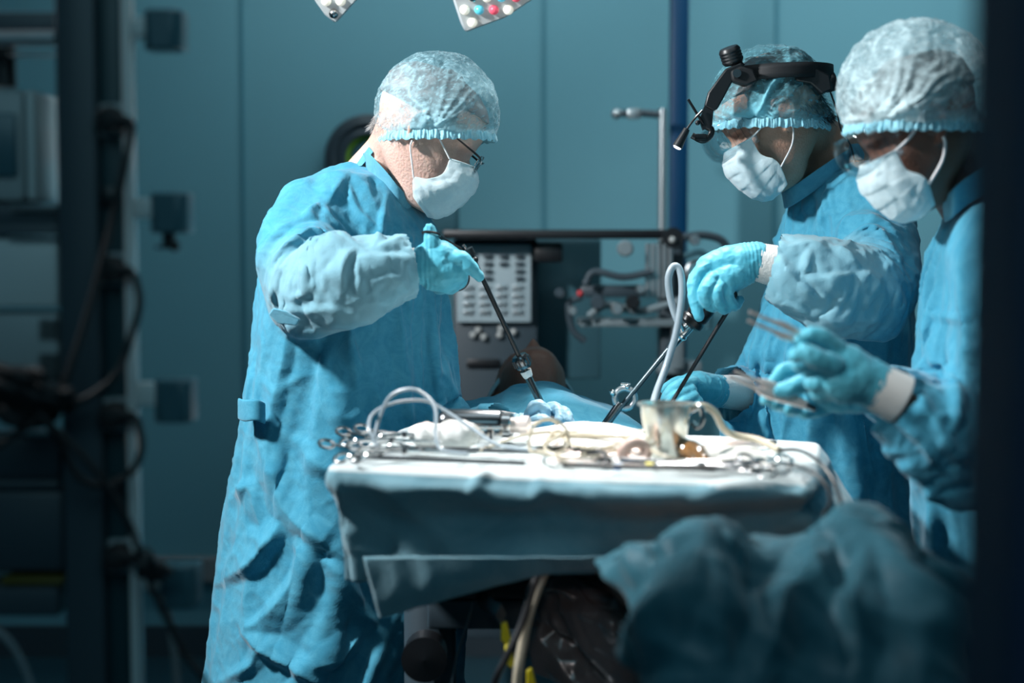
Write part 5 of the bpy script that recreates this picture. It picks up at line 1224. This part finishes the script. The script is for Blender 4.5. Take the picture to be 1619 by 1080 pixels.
tag(MB().grid(R_).build('folded_towel', M['towel'], disp=lambda P, N: P + np.array([0, 0, 1]) * (.002 * creases(P, 16, 6, 4) + .001)[:, None], solid=.003, subsurf=1, sharp=180), 'folded white cloth under the tangle of thin tubes', 'cloth')
cpw = [[on(x, y, z) for x, y, z in r] for r in [[(1105, 708, .002), (1160, 706, .004), (1200, 712, .002)], [(1105, 730, .003), (1160, 728, .006), (1215, 730, .002)], [(1110, 742, .002), (1160, 742, .003), (1220, 742, .001)]]]
R_ = np.array([crom(r, 40) for r in cpw]); R_ = np.array([crom(R_[:, j], 24) for j in range(40)]).transpose(1, 0, 2)
tag(MB().grid(R_).build('folded_towel', M['towel'], disp=lambda P, N: P + np.array([0, 0, 1]) * (.002 * creases(P, 16, 9, 4) + .001)[:, None], solid=.003, subsurf=1, sharp=180), 'flat white cloth under the copper-lit forceps', 'cloth')
# tangle of thin cream tubes
rr = np.random.default_rng(12)
labs = ['thin cream tube with the widest loop at the left of the tangle', 'thin cream tube curling lowest in the tangle', 'thin cream tube lying across the folded white cloth', 'thin cream tube running under the rubber coil', 'thin cream tube at the back of the tangle']
tub = [[(905, 742), (862, 738), (838, 712), (841, 680), (866, 662), (893, 676), (898, 705), (872, 730), (840, 735), (900, 722), (985, 700)], [(850, 734), (900, 742), (960, 732), (1000, 716), (960, 700), (900, 704), (862, 722), (880, 738)],
       [(832, 690), (842, 670), (870, 664), (890, 690), (900, 720), (950, 730), (1010, 720)], [(760, 720), (840, 706), (930, 700), (1000, 706), (1040, 740), (1100, 742)], [(860, 722), (880, 700), (930, 684), (990, 682), (1020, 690), (1060, 705)]]
for k, pts in enumerate(tub):
    P_ = [W(x, y, 2.36) if k == 0 and y < 725 else W(x, y, 2.62) if y < 690 else on(x, y, .006 + .016 * abs(math.sin(i * 1.3 + k)) + (.012 if k == 2 and i in (1, 2) else 0)) for i, (x, y) in enumerate(pts)]
    tag(MB().tube(crom(P_, 110), .0024, 8).build('thin_tube', M['cream_tube']), labs[k], 'tube', 'tangle of thin cream tubes on the tray')
q = MB(); 
for k in range(60):
    x, y = rr.uniform(865, 1000), rr.uniform(706, 738); L_ = rr.uniform(.008, .03); an = rr.uniform(-.5, .5); c_ = on(x, y, rr.uniform(.003, .012))
    q.tube([c_, c_ + Vector((L_ * math.cos(an), L_ * math.sin(an), rr.uniform(-.001, .002)))], rr.uniform(.0008, .002), 6)
tag(q.build('instrument_parts', M['steel_warm_lit']), 'heap of tiny loose steel pieces among the thin tubes', 'steel pieces', kind='stuff')
cable('cream_tube', [(1006, 705, 2.42), (1000, 690, 2.46), (940, 688, 2.5), (870, 690, 2.52)], .005, 'cream_tube', 'thicker cream hose entering behind the beaker', 'tube')
cable('suction_tube', [(1064, 700, 2.36), (1070, 675, 2.37), (1086, 650, 2.38), (1108, 642, 2.39), (1130, 652, 2.40), (1143, 676, 2.42), (1160, 688, 2.45), (1200, 696, 2.44), (1232, 712, 2.38)], .0056, 'cream_tube', 'cream tube arching over the rim in front of the beaker', 'tube', n=80)
cable('cord', [(1232, 712, 2.37), (1262, 712, 2.33), (1292, 728, 2.24), (1318, 762, 2.17), (1330, 800, 2.13), (1322, 835, 2.12), (1306, 854, 2.12)], .0026, 'black', 'outer black cord hanging over the right edge of the tray', 'cord', 'black cords over the right edge')
cable('cord', [(1190, 742, 2.26), (1240, 734, 2.28), (1280, 744, 2.18), (1306, 768, 2.13), (1312, 795, 2.11), (1300, 818, 2.11)], .0026, 'black', 'inner shorter black cord hanging over the right edge of the tray', 'cord', 'black cords over the right edge')

# ================================================================ surgical lamps above
M['lamp_shell'] = mat('lamp_shell', (.55, .60, .62), .35)
M['lamp_face'] = mat('lamp_face', (.45, .48, .48), .3, emit=(1, .96, .9), estr=.12)
M['led_white'] = mat('white_led', (.9, .9, .8), .2, emit=(1, .95, .78), estr=.55)
M['led_red'] = mat('red_led', (.8, .1, .15), .2, emit=(1, .12, .2), estr=.3)
M['led_teal'] = mat('teal_led', (.1, .5, .6), .2, emit=(.12, .65, .85), estr=.35)
def lamp(label, poly, Y0, hubpx, seed):
    """petal of a ceiling lamp; poly in pixels, plate leaning back upwards towards the camera"""
    def pt(x, y): return W(x, y, Y0 - (38 - y) * .00085)
    l = thing('surgical_lamp', tuple(pt(*hubpx)), label, 'lamp')
    P = [pt(*p) for p in poly]; nrm = (P[1] - P[0]).cross(P[2] - P[0]).normalized()
    if nrm.y > 0: nrm = -nrm
    MB().prism(P, nrm * -.035).build('petal', M['lamp_shell'], l, bevel=.008)
    c = sum(P, Vector()) / len(P)
    MB().prism([c + (p - c) * .93 + nrm * .002 for p in P], nrm * -.006).build('face_plate', M['lamp_face'], l)
    rr_ = np.random.default_rng(seed); px = np.array(poly, float); cen = px.mean(0)
    k = 0
    for r in range(12):
        for cc_ in range(14):
            x = px[:, 0].min() + 12 + cc_ * 23 + (11 if r % 2 else 0); y = px[:, 1].max() - 20 - r * 20
            if y < -30: continue
            ins_ = True; S_ = cen + (px - cen) * .86
            for i in range(len(S_)):
                a_, b_ = S_[i], S_[(i + 1) % len(S_)]; z_ = (b_[0] - a_[0]) * (y - a_[1]) - (b_[1] - a_[1]) * (x - a_[0]); z0_ = (b_[0] - a_[0]) * (cen[1] - a_[1]) - (b_[1] - a_[1]) * (cen[0] - a_[0])
                if z_ * z0_ < 0: ins_ = False
            if not ins_: continue
            m_ = ['led_white', 'led_white', 'led_teal', 'led_white', 'led_red', 'steel', 'led_white'][(cc_ * 2 + r * 3 + seed) % 7]
            MB().ball(pt(x, y) + nrm * .004, (.0105, .0105, .0105), 16).build('led', M[m_], l); k += 1
    hub = pt(*hubpx)
    MB().ball(hub + Vector((0, .04, .03)), .05, 20).tube(crom([hub + Vector((0, .04, .03)), hub + Vector((.05, .2, .2)), hub + Vector((.05, .25, .6)), Vector((hub.x + .05, hub.y + .25, 2.98))], 20), .022, 12).build('arm', M['lamp_shell'], l)
    return l
lamp('left surgical lamp petal, only its lower corner in view', [(530, 40), (512, 25), (486, -12), (470, -130), (560, -170), (620, -120), (580, -15)], 3.35, (560, -120), 1)
lamp('right surgical lamp petal with red, white and teal lights, larger corner in view', [(735, 54), (728, 40), (712, -8), (712, -130), (820, -190), (900, -110), (872, -18), (800, 30)], 3.35, (810, -130), 4)
